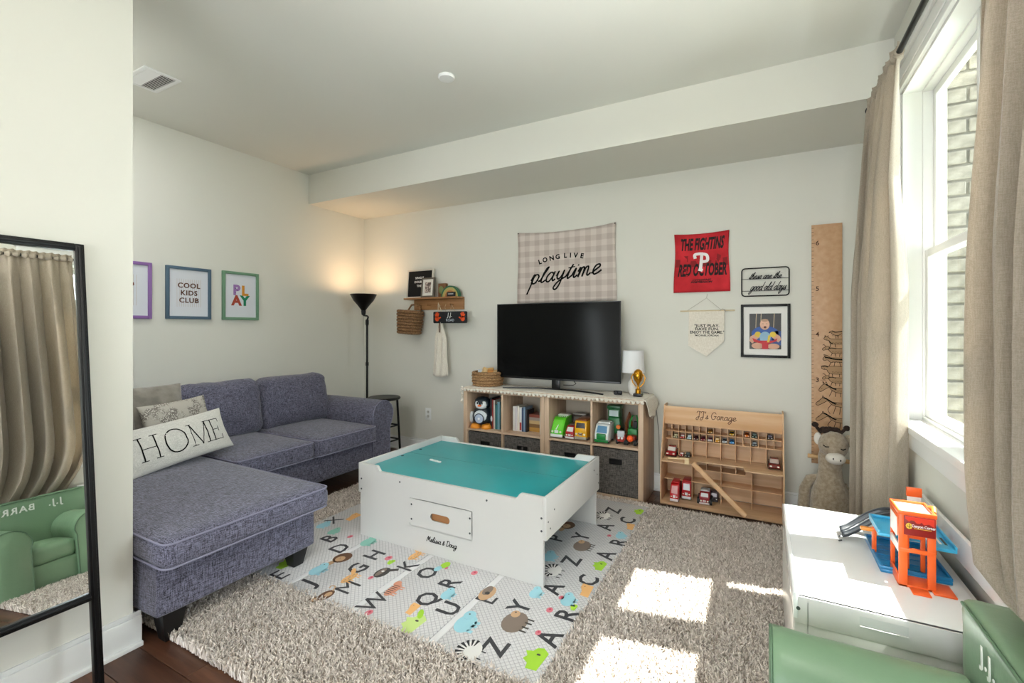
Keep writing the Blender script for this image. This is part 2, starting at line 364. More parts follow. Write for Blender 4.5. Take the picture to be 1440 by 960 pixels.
SCR = {
 'a': (1.15, [[(.88,.75),(.5,1),(.1,.6),(.15,.1),(.5,0),(.82,.5),(.92,1)], [(.92,1),(.85,.3),(1,0),(1.2,.15)]]),
 'd': (1.2, [[(.85,.75),(.5,1),(.1,.6),(.15,.1),(.5,0),(.85,.6),(1.02,2.1)], [(1.02,2.1),(.9,.4),(1,0),(1.25,.15)]]),
 'e': (.95, [[(0,.15),(.4,.45),(.75,.75),(.6,1),(.25,.85),(.1,.4),(.3,0),(.65,.05),(1,.3)]]),
 'g': (1.15, [[(.88,.75),(.5,1),(.1,.6),(.15,.1),(.5,0),(.82,.5),(.92,1)], [(.92,1),(.85,-.4),(.45,-1),(.05,-.8),(.4,-.3),(1.2,.15)]]),
 'h': (1.1, [[(0,.1),(.35,1.3),(.38,2.05),(.2,1.7),(.1,0)], [(.1,0),(.3,.8),(.6,1),(.75,.75),(.75,.2),(.9,0),(1.15,.2)]]),
 'i': (.6, [[(0,.2),(.3,1),(.25,.2),(.4,0),(.65,.2)], [(.38,1.42),(.42,1.5)]]),
 'l': (.6, [[(0,.15),(.4,1.3),(.48,2.05),(.28,1.8),(.15,.4),(.3,0),(.65,.2)]]),
 'm': (1.5, [[(0,.6),(.15,1),(.15,0)], [(.15,0),(.3,.8),(.5,1),(.62,.75),(.6,0)], [(.6,0),(.75,.8),(.98,1),(1.1,.75),(1.1,.2),(1.25,0),(1.5,.2)]]),
 'n': (1.1, [[(0,.6),(.15,1),(.15,0)], [(.15,0),(.3,.8),(.55,1),(.7,.75),(.7,.2),(.85,0),(1.1,.2)]]),
 'o': (.95, [[(.55,1),(.2,.9),(.05,.4),(.3,0),(.65,.15),(.75,.6),(.52,1),(.7,.82),(1,.88)]]),
 'p': (1.05, [[(0,.4),(.3,1.05),(.15,-.2),(0,-1.1)], [(.12,.1),(.25,.65),(.55,1),(.88,.7),(.72,.1),(.35,0),(.2,.25)], [(.6,.03),(1.1,.2)]]),
 'r': (.85, [[(0,.3),(.15,1.05),(.25,.9),(.55,.95),(.5,.3),(.65,0),(.9,.2)]]),
 's': (.75, [[(0,.1),(.35,.6),(.4,1.05),(.48,.7),(.62,.3),(.45,0),(.1,.05)], [(.5,.02),(.8,.18)]]),
 't': (.65, [[(0,.2),(.35,1),(.42,1.8),(.25,.4),(.35,0),(.65,.2)], [(.05,1.25),(.72,1.3)]]),
 'u': (1.05, [[(0,.4),(.15,1),(.1,.3),(.35,0),(.65,.4),(.75,1)], [(.75,1),(.7,.2),(.85,0),(1.05,.2)]]),
 'y': (1.05, [[(0,.5),(.15,1),(.1,.4),(.35,.1),(.65,.4),(.8,1)], [(.8,1),(.7,-.4),(.4,-1),(.05,-.8),(.4,-.2),(1.1,.2)]]),
 'J': (1.15, [[(.1,1.65),(.35,2.1),(1.15,2)], [(.82,2.05),(.78,.4),(.5,-.45),(.05,-.3),(.3,.3),(.95,.5)]]),
 'G': (1.6, [[(1.3,1.65),(.9,2.1),(.3,1.7),(.1,.8),(.5,0),(1.1,.2),(1.3,.9)], [(.85,.9),(1.45,.95)]]),
 'M': (1.65, [[(-.1,0),(.25,1.9),(.6,.5)], [(.6,.5),(1.1,1.9),(1.2,.3),(1.5,.1)]]),
 'D': (1.5, [[(.3,1.9),(.2,0)], [(0,1.8),(.8,1.9),(1.3,1.1),(.9,.1),(.1,0)]]),
 '&': (1.0, [[(.75,.1),(.2,1.1),(.5,1.5),(.6,1.1),(.05,.45),(.35,0),(.8,.6)]]),
 "'": (.35, [[(.25,2.1),(.15,1.6)]]), ' ': (.7, [])}
def script(s, h, w, slant=.25, mapf=None, th=.0008, track=1.0):
    m = MB(); x = 0
    tot = sum(SCR[c][0] for c in s)*track
    for c in s:
        adv, st = SCR[c]
        for l in st:
            pts = [((x+a+b*slant-tot/2)*h, (b-.5)*h) for a, b in l]
            ribbon(m, catmull(pts), w, 0, mapf, th)
        x += adv*track
    return m
def poly(m, pts, z=0.0, th=.0008, k=None):
    """flat filled outline (2D)"""
    m.prism(pts, z, z+th, 2)
def ell(cx, cy, rx, ry, n=16, a=0):
    ca, sa = math.cos(a), math.sin(a)
    return [(cx+rx*math.cos(2*PI*i/n)*ca-ry*math.sin(2*PI*i/n)*sa, cy+rx*math.cos(2*PI*i/n)*sa+ry*math.sin(2*PI*i/n)*ca) for i in range(n)]
# ================================================================== THE ROOM
XL, XR, YB, YR, ZC, ZB, YS = -3.854, .60, 3.716, -2.9, 2.743, 2.46, 3.006
XN, YN = -2.19, .90          # near partition: face and end
floor = struct(bx('floor', (XL-.1, YR-.1, -.06), (XR+.1, YB+.1, -.018), mat('subfloor', '#1c110c', .8)))
pw = .127; y = YR; k = 0; shared = {}
row = 0
while y < YB:
    x = XL-.3-random.random()*.9
    while x < XR:
        L = 1.45; x0, x1 = max(x, XL), min(x+L, XR)
        if x1-x0 > .05:
            key = round(x1-x0, 2)
            m = MB().box((0, .0012, -.018), (x1-x0-.0015, min(pw, YB-y)-.0012, 0))
            o = m.build('plank', M_PLANK, floor, bevel=.0012, seg=1); o.location = (x0, y, 0)
        x += L
    y += pw; row += 1
struct(bx('ceiling', (XL-.1, YR-.1, ZC), (XR+.15, YB+.1, ZC+.1), W_CEIL))
struct(bx('wall_soffit', (XL, YS, ZB), (XR, YB, ZC+.01), W_WALL))
struct(bx('wall_back', (XL-.1, YB, -.05), (XR+.15, YB+.1, ZC+.05), W_WALL))
struct(bx('wall_left', (XL-.1, YN-.1, -.05), (XL, YB, ZC+.05), W_WALL))
struct(bx('wall_near_left', (XL-.1, YR-.1, -.05), (XN, YN, ZC+.05), W_WALL))
# right wall with two window openings (y ranges), depth .2
WY = [(1.46, 2.10), (2.20, 2.86)]; WZ0, WZ1 = .825, 2.395
def wall_right():
    m = MB(); x0, x1 = XR, XR+.165
    m.box((x0, YR-.1, -.05), (x1, 1.46, ZC+.05)); m.box((x0, 2.86, -.05), (x1, YB+.1, ZC+.05)); m.box((x0, 1.46, -.05), (x1, 2.86, WZ0)); m.box((x0, 1.46, WZ1), (x1, 2.86, ZC+.05))
    m.box((x0+.075, 2.10, WZ0), (x1, 2.20, WZ1))
    return struct(m.build('wall_right', W_WALL))
wall_right()
m = MB(); m.box((XN, YR-.1, -.05), (-2.0, YR, ZC+.05)); m.box((.5, YR-.1, -.05), (XR+.1, YR, ZC+.05)); m.box((-2.0, YR-.1, 2.2), (.5, YR, ZC+.05)); struct(m.build('wall_rear', W_WALL))
# unseen door frame behind the camera, added as an opening for the fill light
d = struct(bx('added_door_1', (-2.0, YR-.08, 0), (-1.92, YR-.02, 2.2), W_TRIM)); bx('door_frame', (.42, YR-.08, 0), (.5, YR-.02, 2.2), W_TRIM, d); bx('door_frame', (-2.0, YR-.08, 2.12), (.5, YR-.02, 2.2), W_TRIM, d); bx('door_stile', (-.8, YR-.08, 0), (-.7, YR-.02, 2.12), W_TRIM, d)
# windows
for i, (a, b) in enumerate(WY):
    n = 2-i; jy = (a, a+.012) if i == 0 else (b-.012, b); hy = (a+.012, 2.15) if i == 0 else (2.15, b-.012)
    w = struct(MB().box((XR, jy[0], WZ0), (XR+.073, jy[1], WZ1)).box((XR, hy[0], WZ1-.012), (XR+.073, hy[1], WZ1)).build('window_%d' % n, W_TRIM))
    X = XR+.073
    m = MB(); fw = .022
    m.box((X, a, WZ0), (X+.07, a+fw, WZ1)); m.box((X, b-fw, WZ0), (X+.07, b, WZ1)); m.box((X, a+fw, WZ0), (X+.07, b-fw, WZ0+fw)); m.box((X, a+fw, WZ1-fw), (X+.07, b-fw, WZ1)); m.build('window_frame', W_TRIM, w, .002)
    zm = 1.61; a1, b1 = a+fw, b-fw; sw = .036
    for nm, x0, z0, z1 in (('upper_sash', X+.036, zm-.018, WZ1-fw), ('lower_sash', X+.008, WZ0+fw, zm+.018)):
        m = MB(); x1 = x0+.026
        m.box((x0, a1, z0), (x1, a1+sw, z1)); m.box((x0, b1-sw, z0), (x1, b1, z1)); m.box((x0, a1+sw, z0), (x1, b1-sw, z0+sw)); m.box((x0, a1+sw, z1-sw), (x1, b1-sw, z1)); s = m.build(nm, W_TRIM, w, .003)
        bx('pane', (x0+.011, a1+sw, z0+sw), (x0+.015, b1-sw, z1-sw), M_GLASS, s)
sill = struct(bx('trim_1', (XR-.03, 1.32, WZ0-.028), (XR+.09, 3.0, WZ0+.004), W_TRIM, None, .004)); 
m = MB().box((XR-.016, 1.36, WZ0-.10), (XR, 2.95, WZ0-.028)); struct(m.build('trim_2', W_TRIM, None, .003))
for n, (a, b) in enumerate(((1.36, 1.46), (2.86, 2.95))):
    m = MB().box((XR-.018, a, WZ0), (XR, b, WZ1)).box((XR-.026, a if n == 0 else b-.02, WZ0), (XR-.018, a+.02 if n == 0 else b, WZ1+.0)); struct(m.build('trim_%d' % (3+n), W_TRIM, None, .003))
m = MB().box((XR-.018, 1.33, WZ1), (XR, 2.98, WZ1+.10)).box((XR-.03, 1.32, WZ1+.10), (XR, 2.99, WZ1+.125)).box((XR-.045, 1.31, WZ1+.125), (XR, 3.0, WZ1+.14)).box((XR-.024, 1.33, WZ1+.03), (XR-.018, 2.98, WZ1+.036)); struct(m.build('trim_5', W_TRIM, None, .002))
# baseboards with a small shoe moulding
def baseboard(name, p, q, nrm, h=.135):
    px, py = p; qx, qy = q; m = MB()
    for t, z0, z1 in ((.015, 0, h-.018), (.008, h-.018, h), (.028, 0, .018)):
        a = (min(px, qx, px+nrm[0]*t, qx+nrm[0]*t), min(py, qy, py+nrm[1]*t, qy+nrm[1]*t), z0); b = (max(px, qx, px+nrm[0]*t, qx+nrm[0]*t), max(py, qy, py+nrm[1]*t, qy+nrm[1]*t), z1); m.box(a, b)
    return struct(m.build(name, W_TRIM, None, .0025))
baseboard('baseboard_back', (XL, YB), (XR, YB), (0, -1)); baseboard('baseboard_left', (XL, YN), (XL, YB-.03), (1, 0)); baseboard('baseboard_right', (XR, YR), (XR, YB-.03), (-1, 0)); baseboard('baseboard_near_left', (XN, YR), (XN, YN+.025), (1, 0)); baseboard('baseboard_near_end', (XN-.0, YN), (XL+.03, YN), (0, 1))
# ---- outside: brick return beside the window, brick by brick, and ground
br = struct(bx('wall_outside', (XR+.166, 2.90, .2), (.93, 3.3, 3.0), mat('mortar', '#8d877d', .95, bump=.3, bump_scale=80)))
bm_ = MB().box((0, 0, 0), (.155, .02, .060)).build('brick', M_BRICK, br, .004, 1); bm_.location = (.768, 2.885, .30); k = 0
bh = bpy.data.meshes.new_from_object(MB().box((0, 0, 0), (.072, .02, .060)).build('tmp', M_BRICK, None, .004, 1)); bpy.data.objects.remove(bpy.data.objects['tmp'])
for r in range(1, 33):
    z = .30+r*.072
    for x0, me in (((.768, bm_.data),) if r % 2 else ((.768, bh), (.851, bh))):
        o = bpy.data.objects.new('brick', me); COL.objects.link(o); o.parent = br; o.location = (x0+random.uniform(-.001, .001), 2.885+random.uniform(-.002, .002), z)
g = struct(bx('ground_outside', (.9, -12, -.4), (40, 30, -.3), mat('lawn_and_path', '#5f6b48', .95, noise_scale=3, col2='#77755f')))
# ---- ceiling vent, smoke detector, outlet
t = thing('ceiling_vent', 'white slatted air vent in the ceiling near the left wall', 'vent', (-3.2, 1.405, ZC))
MB().box((-.145, -.095, -.008), (.145, -.072, 0)).box((-.145, .072, -.008), (.145, .095, 0)).box((-.145, -.072, -.008), (-.122, .072, 0)).box((.122, -.072, -.008), (.145, .072, 0)).build('frame', W_TRIM, t, .002)
bx('backing', (-.122, -.072, -.002), (.122, .072, -.0005), plain('#4b4b48'), t)
for i in range(14):
    s = MB(); yy = -.066+i*.0101; s.T = Matrix.Translation((0, yy, -.006)) @ Matrix.Rotation(.6 if i > 6 else -.6, 4, 'X'); s.box((-.122, -.0038, -.0006), (.122, .0038, .0006)); s.build('slat', W_TRIM, t)
# unseen area light added behind the partition to brighten the nook, no fixture
light('nook_fill', 'AREA', 5.0, (.97, .98, 1.0), (-3.12, 1.08, ZC-.012), (0, 0, 0), shape='DISK', size=.28)
t = thing('smoke_detector', 'small round white detector on the ceiling', 'smoke detector', (-1.63, 2.213, ZC))
MB().lathe((0, 0, 0), [(.048, 0), (.05, -.006), (.044, -.016), (.02, -.02)]).build('housing', W_TRIM, t)
t = thing('wall_outlet', 'white double socket low on the back wall left of the cube shelf', 'outlet', (-2.96, YB, .395))
bx('cover_plate', (-.036, -.006, -.06), (.036, 0, .06), W_TRIM, t, .003)
for z in (-.022, .022):
    s = MB().lathe((0, 0, 0), [(.016, 0), (.016, .002)], 16); s.T = Matrix(); o = s.build('socket', plain('#d5d3cc'), t); o.rotation_euler = (PI/2, 0, 0); o.location = (0, -.006, z)
    for x in (-.006, .006): bx('slot', (x-.001, -.0095, z-.004), (x+.001, -.0078, z+.005), plain('#2a2a2a'), t)
# ================================================================== LEFT WALL PICTURES
def frame_left(label, y, z, w, h, col, draw):
    t = thing('picture_frame', label, 'picture', (XL, y, z)); fw = .022; m_ = plain(col, .5)
    m = MB(); m.box((0, -w/2, -h/2), (.022, -w/2+fw, h/2)); m.box((0, w/2-fw, -h/2), (.022, w/2, h/2)); m.box((0, -w/2+fw, -h/2), (.022, w/2-fw, -h/2+fw)); m.box((0, -w/2+fw, h/2-fw), (.022, w/2-fw, h/2)); m.build('frame', m_, t, .002)
    bx('mat_board', (.004, -w/2+fw, -h/2+fw), (.010, w/2-fw, h/2-fw), plain('#dcdfe6', .6), t)
    draw(t); return t
def stripes(t, w, h, n, yoff=0, c='#bda58f'):
    m = MB()
    for i in range(n):
        y = -w/2+w*i/(n-1)+yoff; m.box((.0102, y-.0007, -h/2), (.0106, y+.0007, h/2))
    m.build('printed_stripes', plain(c, .8), t)
def draw_cat(t):
    stripes(t, .13, .215, 8)
    m = MB(); P = [[(-.035,.03),(-.03,.012),(-.02,.005)]]; c = plain('#7a3a22', .8)
    m.prism([(-.025,.0),(-.022,.012),(.03,.014),(.036,.022),(.05,.022),(.052,.004),(.044,-.002),(.03,-.003),(.028,-.018),(.02,-.018),(.018,-.004),(-.008,-.006),(-.01,-.02),(-.018,-.02),(-.017,-.008)], .0107, .0113, 0)
    ribbon(m2 := MB(), catmull([(-.022,.008),(-.034,.014),(-.036,.026),(-.044,.032)]), .005, 0); 
    o = m.build('printed_animal', c, t); o.location = (0, 0, .03)
    o2 = m2.build('printed_tail', c, t); o2.rotation_euler = R_LEFT; o2.location = (.0107, 0, .03)
def draw_cool(t):
    stripes(t, .165, .21, 12)
    for i, s in enumerate(('COOL', 'KIDS', 'CLUB')): text(s, .052, plain('#5b3423', .8), t, (.0108, 0, .055-i*.056), R_LEFT, bold=.0012, sp=1.12)
def draw_play(t):
    for s, y, z, c in (('P', -.036, .045, '#a07ab6'), ('L', .034, .042, '#d9922e'), ('A', -.036, -.042, '#a8442f'), ('Y', .034, -.042, '#14805a')):
        text(s, .112, plain(c, .8), t, (.0108, y, z), R_LEFT, bold=.0052)
    m = MB()
    for y, z in ((-.044, .060), (-.03, .045), (-.046, .026)): m.box((.0118, y-.003, z-.003), (.0122, y+.003, z+.003))
    m.build('printed_specks', plain('#3c2a63', .8), t)
frame_left('purple-framed animal print on the left wall, partly behind the partition', 1.535, 1.528, .31, .40, '#8f68a8', draw_cat)
frame_left('blue-framed print reading cool kids club', 1.938, 1.528, .315, .395, '#4a6478', draw_cool)
frame_left('green-framed print reading play in multicoloured letters', 2.337, 1.53, .305, .40, '#6d9477', draw_play)
# ================================================================== SOFA
so = thing('sectional_sofa', 'dark grey-blue tweed sectional sofa with a chaise on the left', 'sofa', (-2.9, 2.0, 0)); O = Vector((-2.9, 2.0, 0))
def L_(p): return tuple(Vector(p)-O)
def sp(name, a, b, r=.03, **k):
    return rbox(L_(a), L_(b), r, **k).build(name, M_SOFA, so, smooth=60)
sp('base', (-3.83, 1.66, .12), (-2.86, 2.86, .33), .02, n=5)
sp('chaise_base', (-3.83, .925, .12), (-2.07, 1.655, .335), .016, n=6, wob=.002)
sp('back_frame', (-3.84, .925, .12), (-3.60, 2.86, .74), .05, n=6)
# rolled arm: profile in y,z swept along x
prof = [(2.855, .12), (2.855, .52)]
for i in range(0, 11):
    a = PI-i*PI/10*1.15; prof.append((2.975+.12*math.cos(a), .522+.12*math.sin(a)))
prof += [(3.055, .40), (3.055, .12)]
m = MB(); NX = 14; xs = [-3.83+(.97)*i/NX for i in range(NX+1)]
n = len(prof); vs = []
for i, x in enumerate(xs):
    for yy, z in prof:
        w = noise.noise(Vector((x*5, yy*5, z*5)))*.004; vs.append(L_((x, yy+w, z+w)))
m.add(vs, [tuple(range(n)), tuple(NX*n+i for i in range(n))[::-1]]+[(i*n+j, (i+1)*n+j, (i+1)*n+(j+1) % n, i*n+(j+1) % n) for i in range(NX) for j in range(n)])
arm = m.build('arm', M_SOFA, so, smooth=50); MB().tube([L_((-2.858, a, b)) for a, b in prof], .0035, 6).build('piping', M_PIPE, arm)
def seat_cushion(name, a, b, r=.035, crown=.02, seed=0):
    o = sp(name, a, b, r, n=12, crown=crown, wob=.0035, seed=seed)
    for zz in (b[2]-r*.30, a[2]+r*.30):
        i = .004; pts = [(a[0]+r, a[1]+i), (b[0]-r, a[1]+i), (b[0]-i-.003, a[1]+r), (b[0]-i, b[1]-r), (b[0]-r, b[1]-i), (a[0]+r, b[1]-i)]
        pts = [(a[0]+r, a[1]+i)]+[(b[0]-r+(r-i)*math.sin(t), a[1]+r-(r-i)*math.cos(t)) for t in (0, .4, .8, 1.2, PI/2)]+[(b[0]-r+(r-i)*math.cos(t), b[1]-r+(r-i)*math.sin(t)) for t in (0, .4, .8, 1.2, PI/2)]+[(a[0]+r, b[1]-i)]
        MB().tube([L_((x, y, zz)) for x, y in pts], .0042, 6).build('piping', M_PIPE, o)
    return o
seat_cushion('seat_cushion', (-3.62, 1.675, .325), (-2.80, 2.245, .455), seed=1)
seat_cushion('seat_cushion', (-3.62, 2.25, .325), (-2.79, 2.84, .46), seed=2)
seat_cushion('chaise_cushion', (-3.62, .905, .335), (-1.965, 1.665, .452), .04, .022, seed=3)
def back_cushion(y0, y1, z1, tilt, seed):
    w = y1-y0; h = z1-.45; m = rbox((-.10, -w/2, 0), (.10, w/2, h), .06, n=14, wob=.010, seed=seed)
    def df(p):
        u = p.y/(w/2); v = p.z/h; b = (1-u*u)*max(0, 1-(2*v-1)**2); p.x += (.055*b if p.x > 0 else -.0); p.z += -.014*(1-u*u)*(v > .5)-.030*abs(u)**5*v+.012*noise.noise(Vector((u*3+seed, v*3, 0))); p.y *= 1-.03*v*v
        p.x += .016*noise.noise(Vector((u*2.2+seed, v*7, 2)))*(p.x > 0)+.008*noise.noise(Vector((u*6+v*6+seed, v*4-u*9, 5)))*(p.x > 0)
        p.x += .006*math.sin(v*30+u*5+seed)*max(0, abs(u)-.4)
        return p
    o = m.build('back_cushion', M_SOFA, so, smooth=60, deform=df); o.location = L_((-3.50, (y0+y1)/2, .445)); o.rotation_euler = (0, -tilt, 0)
back_cushion(.93, 1.59, .80, .16, 1); back_cushion(1.60, 2.27, .885, .14, 5); back_cushion(2.275, 2.90, .88, .14, 9)
for x, y in ((-2.13, 1.0), (-2.13, 1.58), (-3.75, 1.0), (-3.75, 2.9), (-2.94, 2.98)):
    lz = .035 if y == 1.58 else 0
    MB().taper(L_((x, y, 0))[:2], .055, .055, .09, .09, lz, .125).build('leg', M_LEG, so, .003)
# ---- pillows
def add_pillow(name, label, w, h, t, mtl, loc, xdir, zdir, seed=0, wr=.006):
    m, s = pillow(w, h, t, seed=seed, wr=wr); o = m.build(name, mtl, None, smooth=0); weld(o); tag(o, label, 'pillow'); facing(o, loc, xdir, zdir); return o, s
add_pillow('throw_pillow', 'plain grey velvet pillow at the back of the chaise, behind the others', .50, .44, .15, M_VELVET, (-3.30, 1.40, .70), (0, 1, -.02), (1, .05, .35), 1)
add_pillow('throw_pillow', 'brown velvet pillow at the far left of the chaise beside the partition', .42, .40, .14, M_BROWNV, (-3.24, 1.14, .64), (-.1, 1, -.05), (1, -.1, .35), 2)
add_pillow('throw_pillow', 'grey snakeskin-pattern pillow standing behind the white one', .40, .27, .12, M_SNAKE, (-3.17, 1.535, .685), (-.1, 1, .06), (1, .12, .35), 3)
add_pillow('throw_pillow', 'snakeskin-pattern pillow slumped low beside the partition', .36, .27, .10, M_SNAKE, (-3.06, 1.12, .58), (-.1, 1, -.25), (1, 0, .4), 4)
o, hs = add_pillow('home_pillow', 'long off-white pillow with the word home in thin black letters', .71, .265, .12, woven('off_white_canvas', '#c9c7c0', '#e3e1da', 420), (-3.0, 1.435, .600), (-.20, .95, .06), (.93, .2, .42), 6)
def on_pillow(q, W=.71, H=.265):
    u = max(-.98, min(.98, q[0]/(W/2))); v = max(-.98, min(.98, q[1]/(H/2))); p = hs(u, v, 1); p.z += .0015+q[2]; return p
def fine(line, k=8):
    out = []
    for a, b in zip(line, line[1:]): out += [(a[0]+(b[0]-a[0])*i/k, a[1]+(b[1]-a[1])*i/k) for i in range(k)]
    return out+[line[-1]]
def serif_home():
    m = MB(); H = .065; th, tk = .004, .007; S = []
    def I(x, w=tk): S.append(([(x, -H), (x, H)], w)); ser(x, H); ser(x, -H)
    def ser(x, y, d=.02): S.append(([(x-d, y), (x+d, y)], th))
    x = -.215; I(x-.042); I(x+.042); S.append(([(x-.042, 0), (x+.042, 0)], th))
    x = -.055; S.append((ell(x, 0, .066, H+.003, 28)+[ell(x, 0, .066, H+.003, 28)[0]], tk))
    x = .105; S.append(([(x-.055, -H), (x-.055, H)], th)); ser(x-.055, -H); ser(x-.06, H, .014); S.append(([(x-.055, H), (x, -H)], tk)); S.append(([(x, -H), (x+.055, H)], th)); S.append(([(x+.055, H), (x+.055, -H)], tk)); ser(x+.055, -H); ser(x+.06, H, .014)
    x = .235; I(x-.03); S.append(([(x-.04, H), (x+.038, H)], th)); S.append(([(x+.038, H), (x+.038, H-.022)], th)); S.append(([(x-.03, 0), (x+.02, 0)], th)); S.append(([(x+.02, .014), (x+.02, -.014)], th)); S.append(([(x-.04, -H), (x+.04, -H)], th)); S.append(([(x+.04, -H), (x+.04, -H+.025)], th))
    for l, w in S: ribbon(m, fine([(a*.94+.022, b) for a, b in l], 8 if len(l) < 5 else 1), w, 0, on_pillow, .0006)
    return m
serif_home().build('lettering', M_INK, o, smooth=0)
# ================================================================== LAMP, STOOL
lp = thing('floor_lamp', 'black torchiere floor lamp glowing warmly in the corner', 'lamp', (-3.505, 3.42, 0))
MB().lathe((0, 0, 0), [(.13, 0), (.13, .012), (.03, .028), (.012, .05)]).build('base', M_BLACK, lp)
MB().tube([(0, 0, .03), (0, 0, 1.33)], .011, 10).lathe((0, 0, .90), [(.011, -.02), (.016, -.015), (.016, .015), (.011, .02)], 12).lathe((0, 0, 1.29), [(.012, 0), (.017, .01), (.017, .05), (.012, .06)], 12).build('pole', M_BLACK, lp)
MB().tube([(0, 0, 1.34), (.015, 0, 1.375), (-.0, 0, 1.385), (-.045, 0, 1.39), (-.05, 0, 1.42)], .009, 8).lathe((-.05, 0, 1.39), [(.008, 0), (.02, .01), (.024, .04), (.02, .07)], 12).build('neck', M_BLACK, lp)
sh = MB().lathe((-.05, 0, 1.44), [(.02, 0), (.034, .02), (.06, .055), (.098, .10), (.132, .165), (.127, .165), (.093, .10), (.055, .058), (.03, .024), (.0, .02)], 32, closed=True).build('bowl_shade', [mat('bronze_metal', '#1b1513', .35, .6)], lp)
MB().lathe((-.05, 0, 1.60), [(.0, 0), (.06, .0), (.126, .002)], 32, closed=True).build('diffuser', mat('lit_glass', '#ffe6c8', .4, emit='#ffc78e', emit_s=1.1), lp)
light('floor_lamp_bulb', 'AREA', 1.5, (1.0, .66, .38), (-3.555, 3.42, 1.612), (PI, 0, 0), shape='DISK', size=.26)
st = thing('stool', 'black round-top metal stool between the sofa arm and back wall', 'stool', (-3.275, 3.42, 0))
MB().lathe((0, 0, .56), [(.15, 0), (.158, .008), (.158, .018), (.15, .025)], 32).build('seat', M_BLACK, st)
for i in range(4):
    a = PI/4+i*PI/2; MB().tube([(.125*math.cos(a), .125*math.sin(a), .56), (.155*math.cos(a), .155*math.sin(a), 0)], .011, 8).build('leg', M_BLACK, st)
for z in (.16, .30):
    for i in range(4):
        a = PI/4+i*PI/2; b = a+PI/2; r = .155-.03*z/.56; MB().tube([(r*math.cos(a), r*math.sin(a), z), (r*math.cos(b), r*math.sin(b), z)], .008, 8).build('rung', M_BLACK, st)
# ================================================================== WALL SHELF AND WHAT IS ON IT
ws = thing('peg_shelf', 'small honey-wood wall shelf with pegs', 'shelf', (-2.83, YB, 1.55))
bx('shelf_board', (-.345, -.13, -.002), (.31, 0, .014), M_SHELFW, ws, .003); bx('back_board', (-.30, -.022, -.105), (.31, 0, -.002), M_SHELFW, ws, .003)
for x in (-.22, -.09, .04, .19):
    MB().cyl((x, -.075, -.06), .007, .055, 10, 1).cyl((x, -.085, -.06), .011, .012, 10, 1).build('peg', M_SHELFW, ws)
t = thing('letter_board', 'black felt letter board in a pale frame on the wall shelf', 'letter board', (-3.03, 3.66, 1.5645)); t.rotation_euler = (-.08, 0, 0)
m = MB(); W, H = .33, .29; m.box((-W/2, -.01, 0), (-W/2+.014, .01, H)).box((W/2-.014, -.01, 0), (W/2, .01, H)).box((-W/2+.014, -.01, 0), (W/2-.014, .01, .014)).box((-W/2+.014, -.01, H-.014), (W/2-.014, .01, H)); m.build('frame', plain('#d5cfc4'), t, .001)
bx('felt_panel', (-W/2+.014, -.002, .014), (W/2-.014, .006, H-.014), mat('black_felt', '#0c0c0e', .95), t)
for i, s in enumerate(('SINGLE', 'DOUBLE', 'THE')): text(s, .031, plain('#f0f0ee'), t, (-.01, -.003, .205-i*.041), R_BACK, bold=.0006, sp=1.1)
t = thing('photo_frame', 'small grey-brown photo frame in front of the letter board', 'photo frame', (-2.885, 3.605, 1.5645)); t.rotation_euler = (-.10, 0, 0)
W, H = .16, .195; m = MB(); m.box((-W/2, -.008, 0), (-W/2+.016, .008, H)).box((W/2-.016, -.008, 0), (W/2, .008, H)).box((-W/2+.016, -.008, 0), (W/2-.016, .008, .016)).box((-W/2+.016, -.008, H-.016), (W/2-.016, .008, H)); m.build('frame', plain('#5d564c'), t, .001)
bx('mat_board', (-W/2+.016, -.002, .016), (W/2-.016, .004, H-.016), plain('#e4e1da'), t); bx('photo', (-.036, -.0032, .045), (.036, -.0022, .15), mat('dark_photo', '#5b4a44', .4, noise_scale=55, col2='#c9b8ae', lo=.45, hi=.6), t)
t = thing('rainbow_stacker', 'wooden rainbow of muted nested arches on the wall shelf', 'ornament', (-2.625, 3.64, 1.565))
for i, c in enumerate(('#2f6b4c', '#b6b06a', '#c9a765', '#b57a45', '#8a4a34', '#d9cfae')):
    r = .105-i*.0155; pts = [(r*math.cos(a), r*math.sin(a)) for a in np.linspace(0, PI, 15)]+[((r-.013)*math.cos(a), (r-.013)*math.sin(a)) for a in np.linspace(PI, 0, 15)]
    MB().prism(pts, -.02, .02, 1).build('arch', plain(c, .6), t)
t = thing('little_black_sign', 'tiny black block sign in front of the rainbow arches', 'sign', (-2.60, 3.605, 1.565)); bx('block', (-.045, -.008, 0), (.045, .008, .042), plain('#15161a'), t, .001); bx('pale_band', (-.03, -.0088, .018), (.03, -.0082, .028), plain('#b9b9b4'), t)
t = thing('wooden_block', 'square brown wooden block standing left of the rainbow arches', 'ornament', (-2.745, 3.67, 1.5645)); bx('block', (-.045, -.02, 0), (.045, .02, .135), plain('#7a5130', .6), t, .003); MB().ball((-.005, -.022, .07), (.03, .01, .038), 12, 8).build('painted_tree', plain('#7f8a56', .7), t)
